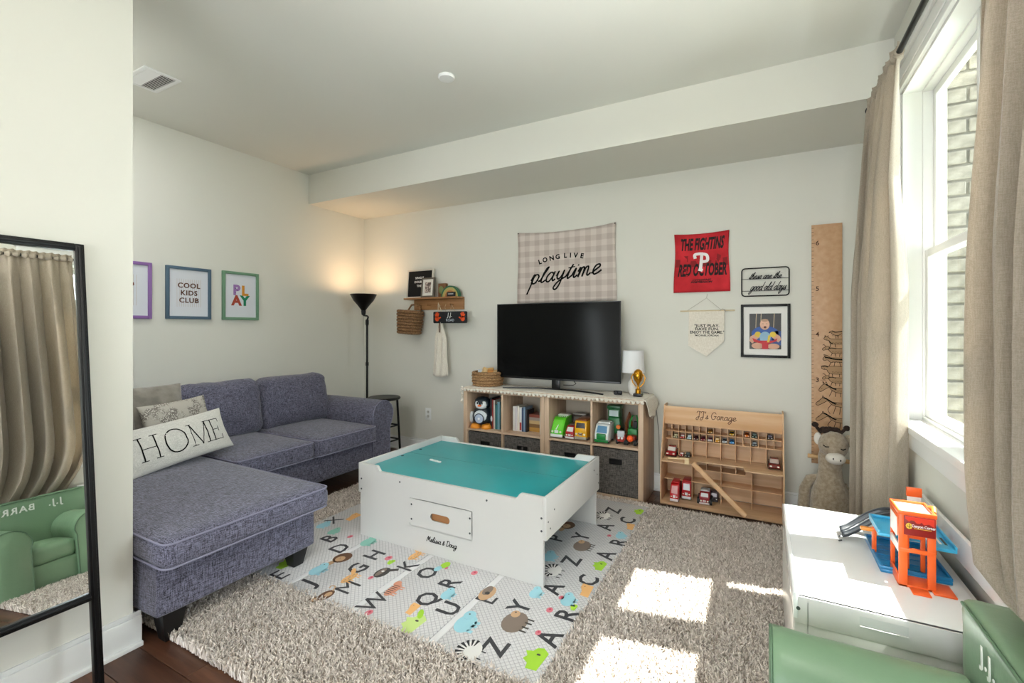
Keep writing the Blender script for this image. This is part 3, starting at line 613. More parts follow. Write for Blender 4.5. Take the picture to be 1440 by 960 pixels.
def woven_basket(name, label, loc, prof, n=26, rows=8, mtl=M_BASKET, group=None, sq=0, tilt=0):
    """body of stacked, knotted coils: each row a wavy rope ring"""
    t = thing(name, label, 'basket', loc); H = prof[-1][1]
    inner = MB().lathe((0, 0, 0), [(r-.008, z) for r, z in prof]+[(r-.012, z) for r, z in prof[::-1]], 32, closed=True); inner.build('lining', mtl, t)
    MB().cyl((0, 0, .001), prof[0][0]-.006, .008, 28).build('bottom', mtl, t)
    for j in range(rows):
        z = H*(j+.5)/rows; r = np.interp(z, [p[1] for p in prof], [p[0] for p in prof]); pts = []
        for i in range(n*3):
            a = 2*PI*i/(n*3); w = (.5+.5*math.cos(a*n/2+PI*(j % 2)))*.006; rr = (r-.004+w); e = 1
            if sq: e = 1/max(abs(math.cos(a)), abs(math.sin(a)))**sq
            pts.append((rr*e*math.cos(a), rr*e*math.sin(a), z+.0015*math.sin(a*n)))
        MB().tube(pts, H/rows*.52, 6, True).build('coil', mtl, t)
    return t
wb = woven_basket('hanging_basket', 'brown wicker basket hanging from the left end of the wall shelf', (-3.10, 3.585, 1.205), [(.100, 0), (.104, .05), (.110, .12), (.116, .235)], 20, 8, M_BASKETD, sq=.25)
wb.rotation_euler = (.0, .08, .1); MB().tube([(-.08, .06, .22), (-.05, .08, .29), (0.02, .09, .30), (.05, .09, .29), (.07, .07, .22)], .009, 8).build('handle', M_BASKETD, wb)
t = thing('hanging_name_sign', 'black painted sign with orange handprints hanging below the shelf', 'sign', (-2.61, 3.60, 1.365)); t.rotation_euler = (0, 0, 0)
def rrect(w, h, r, n=5): 
    return [(cx*(w/2-r)+r*math.cos(a), cy*(h/2-r)+r*math.sin(a)) for cx, cy, a0 in ((1, 1, 0), (-1, 1, PI/2), (-1, -1, PI), (1, -1, 1.5*PI)) for a in np.linspace(a0, a0+PI/2, n)]
MB().prism(rrect(.39, .112, .012), -.006, .006, 1).build('board', plain('#15181c', .7), t, .001)
def hand(m, s, flip=1):
    poly(m, ell(0, -.012*s, .022*s, .022*s, 14))
    for a, l in ((-.55, .030), (-.2, .04), (.1, .042), (.4, .036)):
        ribbon(m, [(math.sin(a)*.014*s*flip, 0), (math.sin(a)*l*1.3*s*flip, math.cos(a)*l*s)], .010*s)
    ribbon(m, [(.012*s*flip, -.015*s), (.036*s*flip, .0)], .011*s)
for x, f in ((-.148, 1), (.150, -1)):
    m = MB(); hand(m, 1.1, f); o = m.build('handprint', plain('#f4561c', .7), t, smooth=0); o.rotation_euler = R_BACK; o.location = (x, -.0062, .0)
text('J.J.', .058, plain('#e8ece8'), t, (0, -.0062, .022), R_BACK, shear=.15); text('ROAD', .034, plain('#cfd8e4'), t, (.005, -.0062, -.028), R_BACK)
MB().tube([(-.05, 0, .055), (-.045, -.02, .10), (-.048, 0, .125)], .0015, 6).tube([(.06, 0, .055), (.03, -.015, .12), (.0, 0, .055)], .0015, 6).build('cord', plain('#cbb893'), t)
# small cloth apron
t = thing('hanging_cloth', 'narrow cream cloth bib hanging from a peg below the sign', 'cloth', (-2.73, 3.63, 0))
pts = []; m = MB(); NU, NV = 14, 26; vs = []
for j in range(NV+1):
    v = j/NV; z = 1.32-v*.52; w = np.interp(v, [0, .12, .3, 1], [.018, .035, .062, .09])
    for i in range(NU+1):
        u = i/NU*2-1; vs.append((u*w-.01*v, -.02+.018*math.sin(u*7+v*2.0)*(1-.3*v)+.01*noise.noise(Vector((u*2, v*4, 1))), z-.012*v*math.cos(u*2)))
m.add(vs, [(j*(NU+1)+i, j*(NU+1)+i+1, (j+1)*(NU+1)+i+1, (j+1)*(NU+1)+i) for j in range(NV) for i in range(NU)])
o = m.build('cloth_panel', M_CREAM, t, smooth=60); sm = o.modifiers.new('thick', 'SOLIDIFY'); sm.thickness = .004
MB().tube([(-.015, -.02, 1.32), (-.022, -.03, 1.42), (.0, -.055, 1.505), (.022, -.03, 1.42), (.015, -.02, 1.32)], .004, 6).build('loop', plain('#d9c8ab'), t)
MB().tube([(0, -.035, 1.31), (.004, -.045, 1.27), (.008, -.045, 1.22)], .007, 6).build('knot', plain('#6a5242'), t)
# ================================================================== BACK WALL HANGINGS
def hang_cloth(t, w, h, m_, sag, nu=30, nv=22, amp=.006, seed=0, name='cloth_panel'):
    """cloth pinned at its two top corners; local x across, y up, z out of the wall"""
    def f(q):
        u = q[0]/(w/2); v = .5-q[1]/h          # v 0 top .. 1 bottom
        s = sag*(1-u*u)*max(0, 1-v)**2
        k = amp*(math.exp(-((abs(u)-(.95-.55*v))/.10)**2)*1.4*(v < .8)+noise.noise(Vector((u*2.4+seed, v*2, 0)))+.5*noise.noise(Vector((u*7+seed, v*3, 0))))
        return Vector((q[0]-.006*math.sin(v*5)*u, q[1]-s, .010+k+q[2]))
    vs = [tuple(f((w*(i/nu-.5), h*(.5-j/nv), 0))) for j in range(nv+1) for i in range(nu+1)]
    m = MB(); m.add(vs, [(j*(nu+1)+i, (j+1)*(nu+1)+i, (j+1)*(nu+1)+i+1, j*(nu+1)+i+1) for j in range(nv) for i in range(nu)])
    o = m.build(name, m_, t, smooth=60); md = o.modifiers.new('thick', 'SOLIDIFY'); md.thickness = .0016; md.offset = -1
    return o, (lambda q: f((q[0], q[1], q[2]+.0012)))
t = thing('playtime_banner', 'beige gingham cloth banner reading long live playtime', 'banner', (-1.485, YB-.002, 1.803)); t.rotation_euler = R_BACK
o, f = hang_cloth(t, .90, .635, M_CHECK, .025)
for ch, x, y, a in (('L',-.232,.046,.28),('O',-.182,.062,.22),('N',-.118,.074,.15),('G',-.062,.083,.1),('L',.010,.090,.0),('I',.058,.088,-.06),('V',.106,.083,-.1),('E',.162,.073,-.2)):
    ca, sa = math.cos(a), math.sin(a); text(ch, .058, M_INK, t, name='lettering', bold=.0022, mapf=(lambda c, x=x, y=y, ca=ca, sa=sa: f((x+c.x*ca-c.y*sa, y+c.x*sa+c.y*ca, c.z))))
script('playtime', .078, .0145, .35, lambda q: f((q[0]*.98, (q[1] if q[1] < .04 else .04+(q[1]-.04)*.62)-.078+.10*q[0], q[2])), track=1.12).build('lettering', M_INK, t, smooth=0)
for x in (-.442, .442): o = MB().lathe((x, .31, .014), [(.006, 0), (.005, .004), (.001, .006)], 10).build('push_pin', M_BLACK, t)
# red team banner
t = thing('red_banner', 'small red cloth banner with black block lettering and a white letter p', 'banner', (-.392, YB-.002, 1.753)); t.rotation_euler = R_BACK
o, f = hang_cloth(t, .382, .445, mat('red_print_cloth', '#b3121f', .8, noise_scale=7, col2='#d32531'), .010, amp=.003, seed=5)
m = MB()
def sky_line(q): return f(q)
pts = [(-.186, .03), (-.15, .03), (-.14, .055), (-.09, .055), (-.08, .015), (.08, .015), (.085, .045), (.11, .06), (.14, .045), (.15, .025), (.186, .03), (.186, -.03), (-.186, -.03)]
m = MB(); n = len(pts)
for i in range(10):
    x0, x1 = pts[i][0], pts[i+1][0]
    if x1-x0 < .002: continue
    m.add([tuple(f((x0, -.03, .0002))), tuple(f((x1, -.03, .0002))), tuple(f((x1, pts[i+1][1], .0002))), tuple(f((x0, pts[i][1], .0002)))], [(0, 1, 2, 3)])
m.build('printed_skyline', plain('#8a141b', .8), t, smooth=0)
DK = plain('#1c1014', .8)
for s, y, sx in (('THE FIGHTINS', .137, .60), ('RED OCTOBER', -.06, .62)): text(s, .085, DK, t, shear=.28, bold=.0034, mapf=(lambda c, y=y, sx=sx: f((c.x*sx*.94+.002, y+c.y*1.45, c.z+.0006))))
text('CITIZENS', .030, DK, t, shear=.3, bold=.001, mapf=lambda c: f((c.x, -.132+c.y*.6, c.z+.0006))); text('POSTSEASON', .018, DK, t, shear=.3, bold=.001, mapf=lambda c: f((c.x*1.3, -.148+c.y, c.z+.0009)))
m = MB()
for w_, c_ in ((.022, 0),):
    ribbon(m, catmull([(-.012, -.052), (.004, -.058)]), w_, .0012, f)
    ribbon(m, catmull([(-.005, -.052), (.0, .0), (.004, .052)]), w_, .0012, f)
    ribbon(m, catmull([(-.044, .038), (-.044, .062), (.0, .066), (.040, .052), (.042, .012), (.002, .006)]), w_, .0012, f)
m.build('letter_p_logo', plain('#f2eeee', .7), t, smooth=0)
# pennant
t = thing('canvas_pennant', 'cream canvas pennant with a quote hanging from a thin dowel', 'pennant', (-.355, YB-.012, 1.39)); t.rotation_euler = R_BACK
MB().tube([(-.185, 0, 0), (.19, .0, 0)], .005, 8).build('dowel', plain('#d9c7a4', .6), t)
MB().tube([(-.14, 0, .0), (0, .095, -.004), (.10, .005, 0)], .0016, 6).tube([(0, .095, -.004), (.004, .125, -.008)], .0016, 6).tube([(.09, .0, .003), (.11, .012, .006), (.13, -.006, .006), (.12, .008, .004)], .003, 6).build('cord', plain('#b3aca0', .8), t)
MB().prism([(-.122, .004), (.122, .004), (.118, -.225), (.0, -.338), (-.128, -.262)], .0, .003, 2).build('pennant_cloth', M_CREAM, t, smooth=0, bevel=.0008, seg=1)
for i, (s, z, b) in enumerate((('"JUST PLAY.', .0285, .0006), ('HAVE FUN.', .0285, .0006), ('ENJOY THE GAME."', .0285, .0006), ('MICHAEL JORDAN', .017, .0004))): text(s, z, M_INK, t, (.002, -.112-i*.0238, .0034), (0, 0, 0), bold=b, sp=1.05, sx=[1.12, 1.12, .92, 1.1][i])
# metal word sign
t = thing('metal_word_sign', 'black wire sign reading these are the good old days', 'sign', (.025, YB-.014, 1.587)); t.rotation_euler = R_BACK
m = MB(); m.tube([(x, y, 0) for x, y in rrect(.292, .196, .022, 6)], .0042, 8, True).build('outline', M_BLACK, t)
MB().box((-.145, .020, -.001), (.145, .0235, .001)).box((-.145, -.064, -.001), (.145, -.0605, .001)).build('rail', M_BLACK, t)
m = script('these are the', .0185, .0042, .75, th=.002); o = m.build('lettering', M_BLACK, t, smooth=0); o.location = (-.004, .034, 0); o.scale = (.93, 1.2, 1)
m = script('good old days', .0205, .0044, .75, th=.002); o = m.build('lettering', M_BLACK, t, smooth=0); o.location = (.014, -.044, 0); o.scale = (.84, 1.3, 1)
# framed baby photo
t = thing('large_photo_frame', 'black-framed photo of a laughing baby in a swing with a white mat', 'photo frame', (.026, YB, 1.242))
W, H, fw = .306, .376, .018; m = MB(); m.box((-W/2, -.022, -H/2), (-W/2+fw, 0, H/2)).box((W/2-fw, -.022, -H/2), (W/2, 0, H/2)).box((-W/2+fw, -.022, -H/2), (W/2-fw, 0, -H/2+fw)).box((-W/2+fw, -.022, H/2-fw), (W/2-fw, 0, H/2)); m.build('frame', M_BLACK, t, .002)
bx('mat_board', (-W/2+fw, -.012, -H/2+fw), (W/2-fw, -.004, H/2-fw), plain('#e9e8e4', .6), t)
ph = bx('photo', (-.098, -.0130, -.128), (.098, -.0122, .122), plain('#26221f', .4), t)
def pf(name, pts, c, k): 
    m = MB(); m.prism(pts, -.0131-k*.0004, -.0130-(k-1)*.0004, 1); m.build(name, plain(c, .5), ph, smooth=0)
pf('printed_swing_back', ell(.0, -.02, .085, .055, 20)+[], '#2d58a6', 1); pf('printed_corner', [(.03, -.1), (.098, -.1), (.098, .0), (.06, .0)], '#2b4d8c', 1)
for x in (-.06, -.03, .05): pf('printed_rope', [(x, .02), (x+.004, .02), (x+.008, .122), (x+.004, .122)], '#cdb79a', 1)
pf('printed_arm', [(-.098, -.07), (-.092, -.04), (-.05, -.015), (-.03, -.04), (-.08, -.09)], '#d8a58a', 2); pf('printed_arm', [(.098, -.06), (.09, -.035), (.05, -.012), (.03, -.035), (.08, -.08)], '#d8a58a', 2)
pf('printed_sleeve', ell(-.045, -.025, .02, .02, 12), '#e3c53a', 3); pf('printed_sleeve', ell(.048, -.025, .02, .02, 12), '#e3c53a', 3)
pf('printed_shirt', ell(0, -.045, .035, .04, 16), '#8fb6cf', 4); pf('printed_leg', ell(-.045, -.105, .04, .022, 14), '#d8a58a', 4); pf('printed_leg', ell(.05, -.108, .038, .02, 14), '#d8a58a', 4)
pf('printed_tray', [(-.08, -.05), (-.04, -.068), (.05, -.068), (.075, -.05), (.07, -.072), (.02, -.09), (.02, -.128), (-.018, -.128), (-.02, -.09), (-.07, -.078)], '#c8202c', 5)
pf('printed_strap', [(.012, -.08), (.026, -.08), (.034, -.03), (.02, -.03)], '#e3c53a', 6)
pf('printed_head', ell(-.002, .045, .030, .038, 20), '#e2b49a', 5); pf('printed_hair', ell(-.002, .074, .022, .010, 14), '#b78f74', 6); pf('printed_mouth', ell(.0, .026, .009, .008, 12), '#5a1f1f', 6)
for x in (-.013, .010): pf('printed_eye', ell(x, .050, .005, .0016, 8), '#3a2a26', 6)
# ================================================================== GROWTH RULER
t = thing('growth_ruler', 'tall wooden height chart with numbers and a stack of ink animals', 'height chart', (.385, YB-.014, 1.15)); t.rotation_euler = R_BACK
RB = 1.15
bx('board', (-.085, .356-RB, 0), (.085, 1.953-RB, .010), M_RULER, t, .001)
m = MB()
for i in range(15, 77):
    z = i*.0254-RB; l = .012 if i % 12 else .02; m.box((-.085, z-.0012, .0102), (-.085+l, z+.0012, .0106))
m.build('tick_marks', plain('#4a2c18', .8), t)['kind'] = 'stuff'
for k in (2, 3, 4, 5, 6): text(str(k), .042, plain('#4a2c18', .8), t, (-.052, k*.3048-RB, .0103), (0, 0, 0), bold=.0008)
MB().prism([(-.035, 3*.3048-RB), (-.005, 3*.3048-RB), (-.005, 3*.3048-RB+.0015), (-.035, 3*.3048-RB+.0015)], .0102, .0105, 2).build('dash', M_INK, t)
def outline_animal(y, kind, sc=1.0):
    """ink sketch of an animal facing left, cut by the board's right edge"""
    m = MB(); R = .083
    P = {'bird': ([(R, .0), (.06, -.012), (.035, -.006), (.02, .008), (.012, .004), (.018, .014), (.03, .018), (.045, .008), (R, .014)], [[(.05, -.012), (.05, -.03)], [(.06, -.012), (.062, -.03)]], [(.03, .018), (.05, .010), (R, .016)]),
         'cat': ([(R, -.022), (.045, -.022), (.02, -.02), (.012, .0), (-.004, .004), (-.016, .012), (-.01, .024), (.004, .026), (.02, .014), (.04, .012), (R, .012)], [[(.02, -.02), (.018, -.040), (.012, -.042)], [(.045, -.022), (.048, -.042)], [(-.01, .024), (-.010, .034), (-.002, .027)], [(.004, .026), (.008, .034)]], [(.012, .0), (.02, -.012), (.03, -.018)]),
         'goat': ([(R, -.024), (.04, -.024), (.022, -.016), (.006, .002), (-.018, -.004), (-.024, .006), (-.008, .018), (.006, .022), (.022, .012), (R, .010)], [[(-.004, .020), (-.016, .034), (-.022, .030)], [(.03, -.022), (.022, -.044)], [(.045, -.024), (.05, -.044)], [(.072, -.024), (.07, -.044)]], [(.006, .002), (.022, .012), (.05, .008)]),
         'wolf': ([(R, -.016), (.045, -.014), (.022, -.018), (.004, -.002), (-.014, -.006), (-.022, .004), (-.012, .022), (-.002, .030), (.012, .022), (.024, .014), (R, .014)], [[(-.012, .022), (-.016, .034), (-.004, .030)], [(.024, -.018), (.012, -.042)], [(.045, -.014), (.04, -.042)], [(.07, -.016), (.076, -.042)]], [(-.008, .016), (.012, .012), (.045, .004), (R, .002)]),
         'sheep': ([(R, -.026), (.03, -.026), (.008, -.016), (.0, .0), (-.018, .002), (-.03, .012), (-.022, .026), (-.006, .028), (.008, .022), (.04, .026), (R, .024)], [[(.014, -.022), (.012, -.044)], [(.03, -.026), (.032, -.044)], [(.07, -.026), (.07, -.044)], [(-.022, .026), (-.032, .022)]], [(-.022, .02), (-.008, .022), (.006, .018)]),
         'donkey': ([(R, -.028), (.05, -.024), (.028, -.012), (.012, .006), (-.014, -.010), (-.034, -.024), (-.044, -.014), (-.034, .008), (-.018, .026), (-.002, .024), (.014, .014), (.034, .004), (R, .002)], [[(-.018, .026), (-.022, .044), (-.012, .03)], [(-.006, .025), (-.004, .044), (.004, .024)], [(.03, -.014), (.014, -.052)], [(.05, -.024), (.046, -.052)], [(.075, -.028), (.075, -.052)]], [(-.002, .024), (.014, .014), (.034, .002), (.05, -.004)]),
         'horse': ([(R, -.034), (.05, -.028), (.026, -.018), (.006, .004), (-.020, -.012), (-.046, -.028), (-.060, -.024), (-.058, -.012), (-.040, .006), (-.024, .022), (-.004, .022), (.014, .008), (.034, -.002), (R, -.004)], [[(-.024, .022), (-.022, .036), (-.014, .024)], [(.026, -.018), (.006, -.052), (.018, -.08)], [(.05, -.028), (.036, -.08)], [(.075, -.034), (.07, -.08)]], [(-.016, .024), (.006, .012), (.03, -.004), (.05, -.014)])}[kind]
    Sx = lambda l: [(a, b*sc+y) for a, b in l]
    b, legs_, dark = P
    fill = MB(); fill.prism(Sx(catmull(b, 4)), .0100, .0102, 2); fill.build('ink_wash', plain('#b08d69', .8), t, smooth=0)
    ribbon(m, catmull(Sx(b), 5), .0028, .0102)
    for l in legs_: ribbon(m, catmull(Sx(l), 5), .0030, .0102)
    ribbon(m, catmull(Sx(dark), 5), .0085 if kind in ('horse', 'donkey', 'wolf') else .005, .0102)
    x0 = min(a for a, _ in b); ribbon(m, Sx([(x0+.016, .008 if kind not in ('horse', 'donkey') else -.004), (x0+.018, .010 if kind not in ('horse', 'donkey') else -.002)]), .003, .0103)
    for k in range(7): q = .03+.008*k; ribbon(m, Sx([(q, -.010), (q+.004, -.018)]), .0014, .0102)
    m.build('ink_animal', M_INK, t, smooth=0)
for z, k in ((1.225, 'bird'), (1.178, 'cat'), (1.118, 'goat'), (1.052, 'wolf'), (.985, 'sheep'), (.925, 'goat'), (.862, 'donkey'), (.775, 'horse'), (.672, 'horse')): outline_animal(z-RB, k)
# peg rail behind the plush
t = thing('wooden_peg_rail', 'round wooden rod standing out behind the plush giraffe', 'rod', (.40, 3.64, .415)); MB().tube([(-.125, 0, 0), (.15, .02, -.02)], .014, 12).build('rod', plain('#d8b07e', .5), t); MB().lathe((-.04, .0, -.055), [(.02, 0), (.024, .01), (.02, .02)], 14).build('knob', plain('#4c3018', .5), t)
# ================================================================== CUBE SHELVES
SY, SH, SD = 3.325, .748, .375
def cube_shelf(x0, label):
    W = .766; t = thing('cube_shelf', label, 'shelf', (x0, SY, 0), 0, None); th = .036; ti = .016
    bx('side_panel', (0, 0, 0), (th, SD, SH), M_OAK, t, .001); bx('side_panel', (W-th, 0, 0), (W, SD, SH), M_OAK, t, .001)
    bx('top_board', (th, 0, SH-th), (W-th, SD, SH), M_OAKH, t, .001); bx('bottom_board', (th, 0, 0), (W-th, SD, th), M_OAKH, t, .001)
    bx('divider', (W/2-ti/2, .002, th), (W/2+ti/2, SD, SH-th), M_OAK, t, .0008)
    for a, b in ((th, W/2-ti/2), (W/2+ti/2, W-th)): bx('shelf_board', (a, .003, .385), (b, SD, .385+ti), M_OAKH, t, .0008)
    bx('back_panel', (th, SD-.006, th), (W-th, SD-.001, SH-th), plain('#b7ab9a', .6), t)
    return t
cube_shelf(-2.268, 'left of the two pale oak cube shelves below the television')
cube_shelf(-1.500, 'right of the two pale oak cube shelves, with toy trucks')
def bin_(x0, x1, label, holes=1):
    t = thing('storage_bin', label, 'storage bin', ((x0+x1)/2, SY+.02, .038), 0, 'grey cloth bins in the cube shelves'); w = (x1-x0)/2-.004; h = .335; d = .33
    m = MB(); zs = (.225, .262); hw = .048
    # front with a real hand slot
    m.box((-w, 0, 0), (w, .006, zs[0])); m.box((-w, 0, zs[1]), (w, .006, h)); m.box((-w, 0, zs[0]), (-hw, .006, zs[1])); m.box((hw, 0, zs[0]), (w, .006, zs[1]))
    if holes == 2: m.box((-.006, 0, zs[0]), (.006, .006, zs[1]))
    m.box((-w, .006, 0), (-w+.005, d, h)); m.box((w-.005, .006, 0), (w, d, h)); m.box((-w, d-.005, 0), (w, d, h)); m.box((-w, 0, -.0), (w, d, .005)); m.build('cloth_body', M_BIN, t)
    bx('slot_backing', (-hw-.01, .012, zs[0]-.03), (hw+.01, .018, zs[1]+.03), plain('#0d0c0c', .9), t)  # near-black sheet set just behind the hand slot
    o = MB(); o.tube([(-hw, -.001, zs[0]), (hw, -.001, zs[0]), (hw, -.001, zs[1]), (-hw, -.001, zs[1])], .0022, 6, True).build('slot_rim', M_BLACK, t)
bin_(-2.232, -1.893, 'dark grey cloth bin lowest left, under the toy penguin'); bin_(-1.877, -1.538, 'dark grey cloth bin with a divided handle slot, under the books', 2)
bin_(-1.464, -1.125, 'dark grey cloth bin under the lime and yellow toy trucks'); bin_(-1.109, -.770, 'rightmost dark grey cloth bin, seen nearly whole')
# runner cloth
def runner():
    t = thing('lace_runner', 'cream lace runner draped over the cube shelves with a scalloped edge', 'cloth', (-1.5, SY+.18, SH))
    m = MB(); N = 150; xs = np.linspace(-.80, .81, N+1)
    def pt(x, v):
        # v 0 front edge .. 1 back; ends hang over the sides
        e = .772; y = -.19+.33*v
        if v == 0: y -= .008*abs(math.sin(x*70))
        z = .003+.0015*noise.noise(Vector((x*20, v*5, 0)))
        return (x, y, z)
    vs = []
    V = [0, .12, .3, .5, .7, .85, 1]
    xs = np.linspace(-.771, .771, N+1)
    for v in V:
        for x in xs:
            x, y, z = pt(x, v)
            if v == 0: z -= .012+.006*math.sin(x*70)**2
            if v == 0: y -= .004
            vs.append((x, y, z))
    m.add(vs, [(j*(N+1)+i, j*(N+1)+i+1, (j+1)*(N+1)+i+1, (j+1)*(N+1)+i) for j in range(len(V)-1) for i in range(N)])
    o = m.build('cloth_panel', M_CREAM, t, smooth=60); md = o.modifiers.new('thick', 'SOLIDIFY'); md.thickness = .003; md.offset = 1
    # hanging end on the right, scalloped oval
    m = MB(); vs = []; NU, NV = 10, 10
    for j in range(NV+1):
        for i in range(NU+1):
            v = j/NV; y = -.19+.33*i/NU; dr = .145*v*(.35+.65*math.sin(PI*(.1+.8*i/NU)))*(1+.06*math.cos(i*3)); vs.append((.773+.006*math.sin(i*1.9+v*2)+.012*(v > 0)+.02*v, y, .003-dr))
    m.add(vs, [(j*(NU+1)+i, j*(NU+1)+i+1, (j+1)*(NU+1)+i+1, (j+1)*(NU+1)+i) for j in range(NV) for i in range(NU)]); o = m.build('hanging_end', M_CREAM, t, smooth=60); md = o.modifiers.new('thick', 'SOLIDIFY'); md.thickness = .004
    m = MB()
    for i in range(9): m.ball((-.790+.006*math.sin(i*2.3), -.17+.012*math.sin(i*1.7), .0-.017*i), (.010, .009, .011), 8, 6)
    m.build('tassel', M_CREAM, t)['kind'] = 'stuff'
    m = MB()
    for i in range(48): m.ball((-.766+i*.0326, -.209, -.011-.004*(i % 2)), (.0135, .005, .011), 10, 6)
    m.build('scalloped_trim', M_CREAM, t)['kind'] = 'stuff'
runner()
# ================================================================== TELEVISION
tv = thing('television', 'large flat black television on the cube shelves', 'television', (-1.487, 3.50, .755))
W, z0, z1 = 1.09, .08, .715; tv.rotation_euler = (0, 0, 0)
bx('housing', (-W/2+.01, .012, z0+.01), (W/2-.01, .05, z1-.01), M_TVB, tv, .008)
m = MB(); b = .007; m.box((-W/2, -.002, z0), (-W/2+b, .014, z1)).box((W/2-b, -.002, z0), (W/2, .014, z1)).box((-W/2+b, -.002, z1-b), (W/2-b, .014, z1)).box((-W/2+b, -.002, z0), (W/2-b, .014, z0+.014)); m.build('bezel', M_TVB, tv, .001)
bx('screen', (-W/2+b, 0, z0+.014), (W/2-b, .012, z1-b), M_TV, tv)
bx('neck', (-.035, .015, .0), (.035, .04, z0+.02), M_TVB, tv, .004)
m = MB(); N = 18; top = []
for i in range(N+1):
    x = -.435+.87*i/N; y = -.10+.11*(1-(x/.435)**2)*1.0; top.append((x, y))
pts = top+[(x, y+.035-.018*abs(x)/.435) for x, y in top[::-1]]
m.prism(pts, 0, .010, 2); m.build('stand', M_TVB, tv, .001)
MB().tube([(.16, .0, .09), (.18, .01, .06), (.15, .03, .045), (.06, .04, .04)], .003, 6).build('cable', M_BLACK, tv)
# basket with blocks, table lamp, trophy, small black things
wbk = woven_basket('seagrass_basket', 'round seagrass basket of toys left of the television', (-2.135, 3.51, .755), [(.118, 0), (.128, .03), (.13, .08), (.128, .125)], 26, 5)
for i, (x, y, z, r, c) in enumerate(((-.05, -.02, .115, .026, '#cfd6da'), (-.01, -.03, .125, .026, '#e6c58e'), (.03, .01, .125, .024, '#deb06c'), (.05, -.04, .118, .024, '#d7924a'), (.0, .04, .125, .026, '#e0cfa2'), (-.04, .04, .118, .024, '#b9c4c9'), (.075, .01, .112, .02, '#dcbf8f'))):
    o = bx('toy_block', (-r, -r, -r), (r, r, r), plain(c, .6), None, .004); o.location = (-2.135+x, 3.51+y, .755+z); o.rotation_euler = (i*.7, i*.4, i*.9); tag(o, ['pale grey-blue', 'straw yellow', 'light ochre', 'orange-tan', 'cream-yellow', 'dull grey-blue', 'sand coloured'][i]+' toy block heaped in the seagrass basket', 'toy block', 'toy blocks in the seagrass basket')
t = thing('table_lamp', 'small white table lamp with a drum shade right of the television', 'lamp', (-.862, 3.56, .755))
MB().lathe((0, 0, 0), [(.025, 0), (.034, .02), (.041, .055), (.038, .09), (.022, .112), (.012, .12)], 24).build('base', mat('white_ceramic', '#e9e8e4', .3, bump=.3, bump_scale=90), t)
MB().tube([(0, 0, .11), (0, 0, .19)], .006, 8).build('stem', plain('#d9d8d4'), t)
MB().lathe((0, 0, .168), [(.085, 0), (.078, .165), (.0765, .165), (.0835, 0)], 32, closed=True).build('lamp_shade', plain('#f1f2f4', .8), t)
MB().tube([(-.0, .03, .02), (.09, .10, .006), (.140, .13, -.06), (.165, .135, -.3), (.17, .135, -.62)], .0025, 6).build('cord', plain('#8a8a86'), t)
t = thing('trophy', 'gold trophy cup with curled handles beside the white lamp', 'trophy', (-.803, 3.47, .755))
bx('plinth', (-.032, -.028, 0), (.032, .028, .022), plain('#1a1512', .4), t, .003); MB().lathe((0, 0, .022), [(.02, 0), (.02, .03), (.01, .036), (.007, .06), (.012, .075), (.03, .10), (.037, .135), (.028, .165), (.012, .178), (.0, .18)], 20).build('cup', M_GOLD, t)
for s in (-1, 1): MB().tube([(s*.014, 0, .07), (s*.04, 0, .10), (s*.052, 0, .14), (s*.036, 0, .165), (s*.02, 0, .15)], .0045, 6).build('handle', M_GOLD, t)
t = thing('small_black_camera', 'small black gadget lying left of the white lamp', 'gadget', (-.955, 3.47, .757)); bx('body', (-.032, -.014, 0), (.03, .014, .03), M_BLACK, t, .006); MB().lathe((0, 0, 0), [(.016, 0), (.014, .012)], 14).build('lens', plain('#15171c', .15), t).rotation_euler = (PI/2, 0, 0); t.children[-1].location = (-.01, -.013, .015)
# ================================================================== TOYS AND BOOKS IN THE CUBES
Z1 = .4015
t = thing('toy_penguin', 'black and white toy penguin with orange feet', 'toy penguin', (-2.13, 3.42, Z1), .15)
MB().lathe((0, 0, .03), [(.055, 0), (.088, .03), (.092, .07), (.078, .115), (.06, .14)], 24, sy=.8).build('body', plain('#18252d', .35), t)
h = MB().lathe((0, 0, .165), [(.045, 0), (.068, .02), (.075, .045), (.068, .075), (.045, .095), (.0, .103)], 24, sy=.85).build('head', plain('#18252d', .35), t)
MB().ball((-.025, -.036, .205), (.030, .03, .034), 16, 10).ball((.025, -.036, .205), (.030, .03, .034), 16, 10).ball((0, -.034, .188), (.052, .034, .026), 16, 10).build('face', plain('#e9eef0', .35), h)
MB().ball((-.022, -.066, .218), (.007, .004, .011), 10, 8).ball((.022, -.066, .218), (.007, .004, .011), 10, 8).build('eyes', plain('#101114', .2), h)
MB().ball((0, -.072, .197), (.018, .018, .009), 12, 8).build('beak', plain('#f0742c', .4), h)
MB().ball((0, -.036, .10), (.066, .045, .062), 18, 12).build('belly', plain('#dfe7ea', .35), t)
o = MB().cyl((0, -.085, .088), .038, .01, 28, 1).build('speaker_disc', plain('#b6c3d8', .4), t, .002); MB().cyl((0, -.089, .088), .010, .006, 16, 1).build('button', plain('#eef0f2', .4), o); MB().tube([(.041*math.cos(a), -.082, .088+.041*math.sin(a)) for a in np.linspace(0, 2*PI, 25)[:-1]], .004, 6, True).build('disc_rim', plain('#1c2b3c', .4), o)
for s in (-1, 1): MB().ball((s*.098, -.01, .085), (.022, .03, .052), 14, 10).build('wing', plain('#d4dadc', .35), t)
for s in (-1, 1): MB().lathe((s*.05, -.03, 0), [(.046, 0), (.048, .012), (.036, .034), (.0, .042)], 18, sy=1.15).build('foot', plain('#f39a2c', .4), t)
BC = [('#a63c2c', 'rust-red'), ('#c9c4ba', 'cream'), ('#5f8792', 'dusty teal'), ('#3f6173', 'slate blue'), ('#20252b', 'black')]
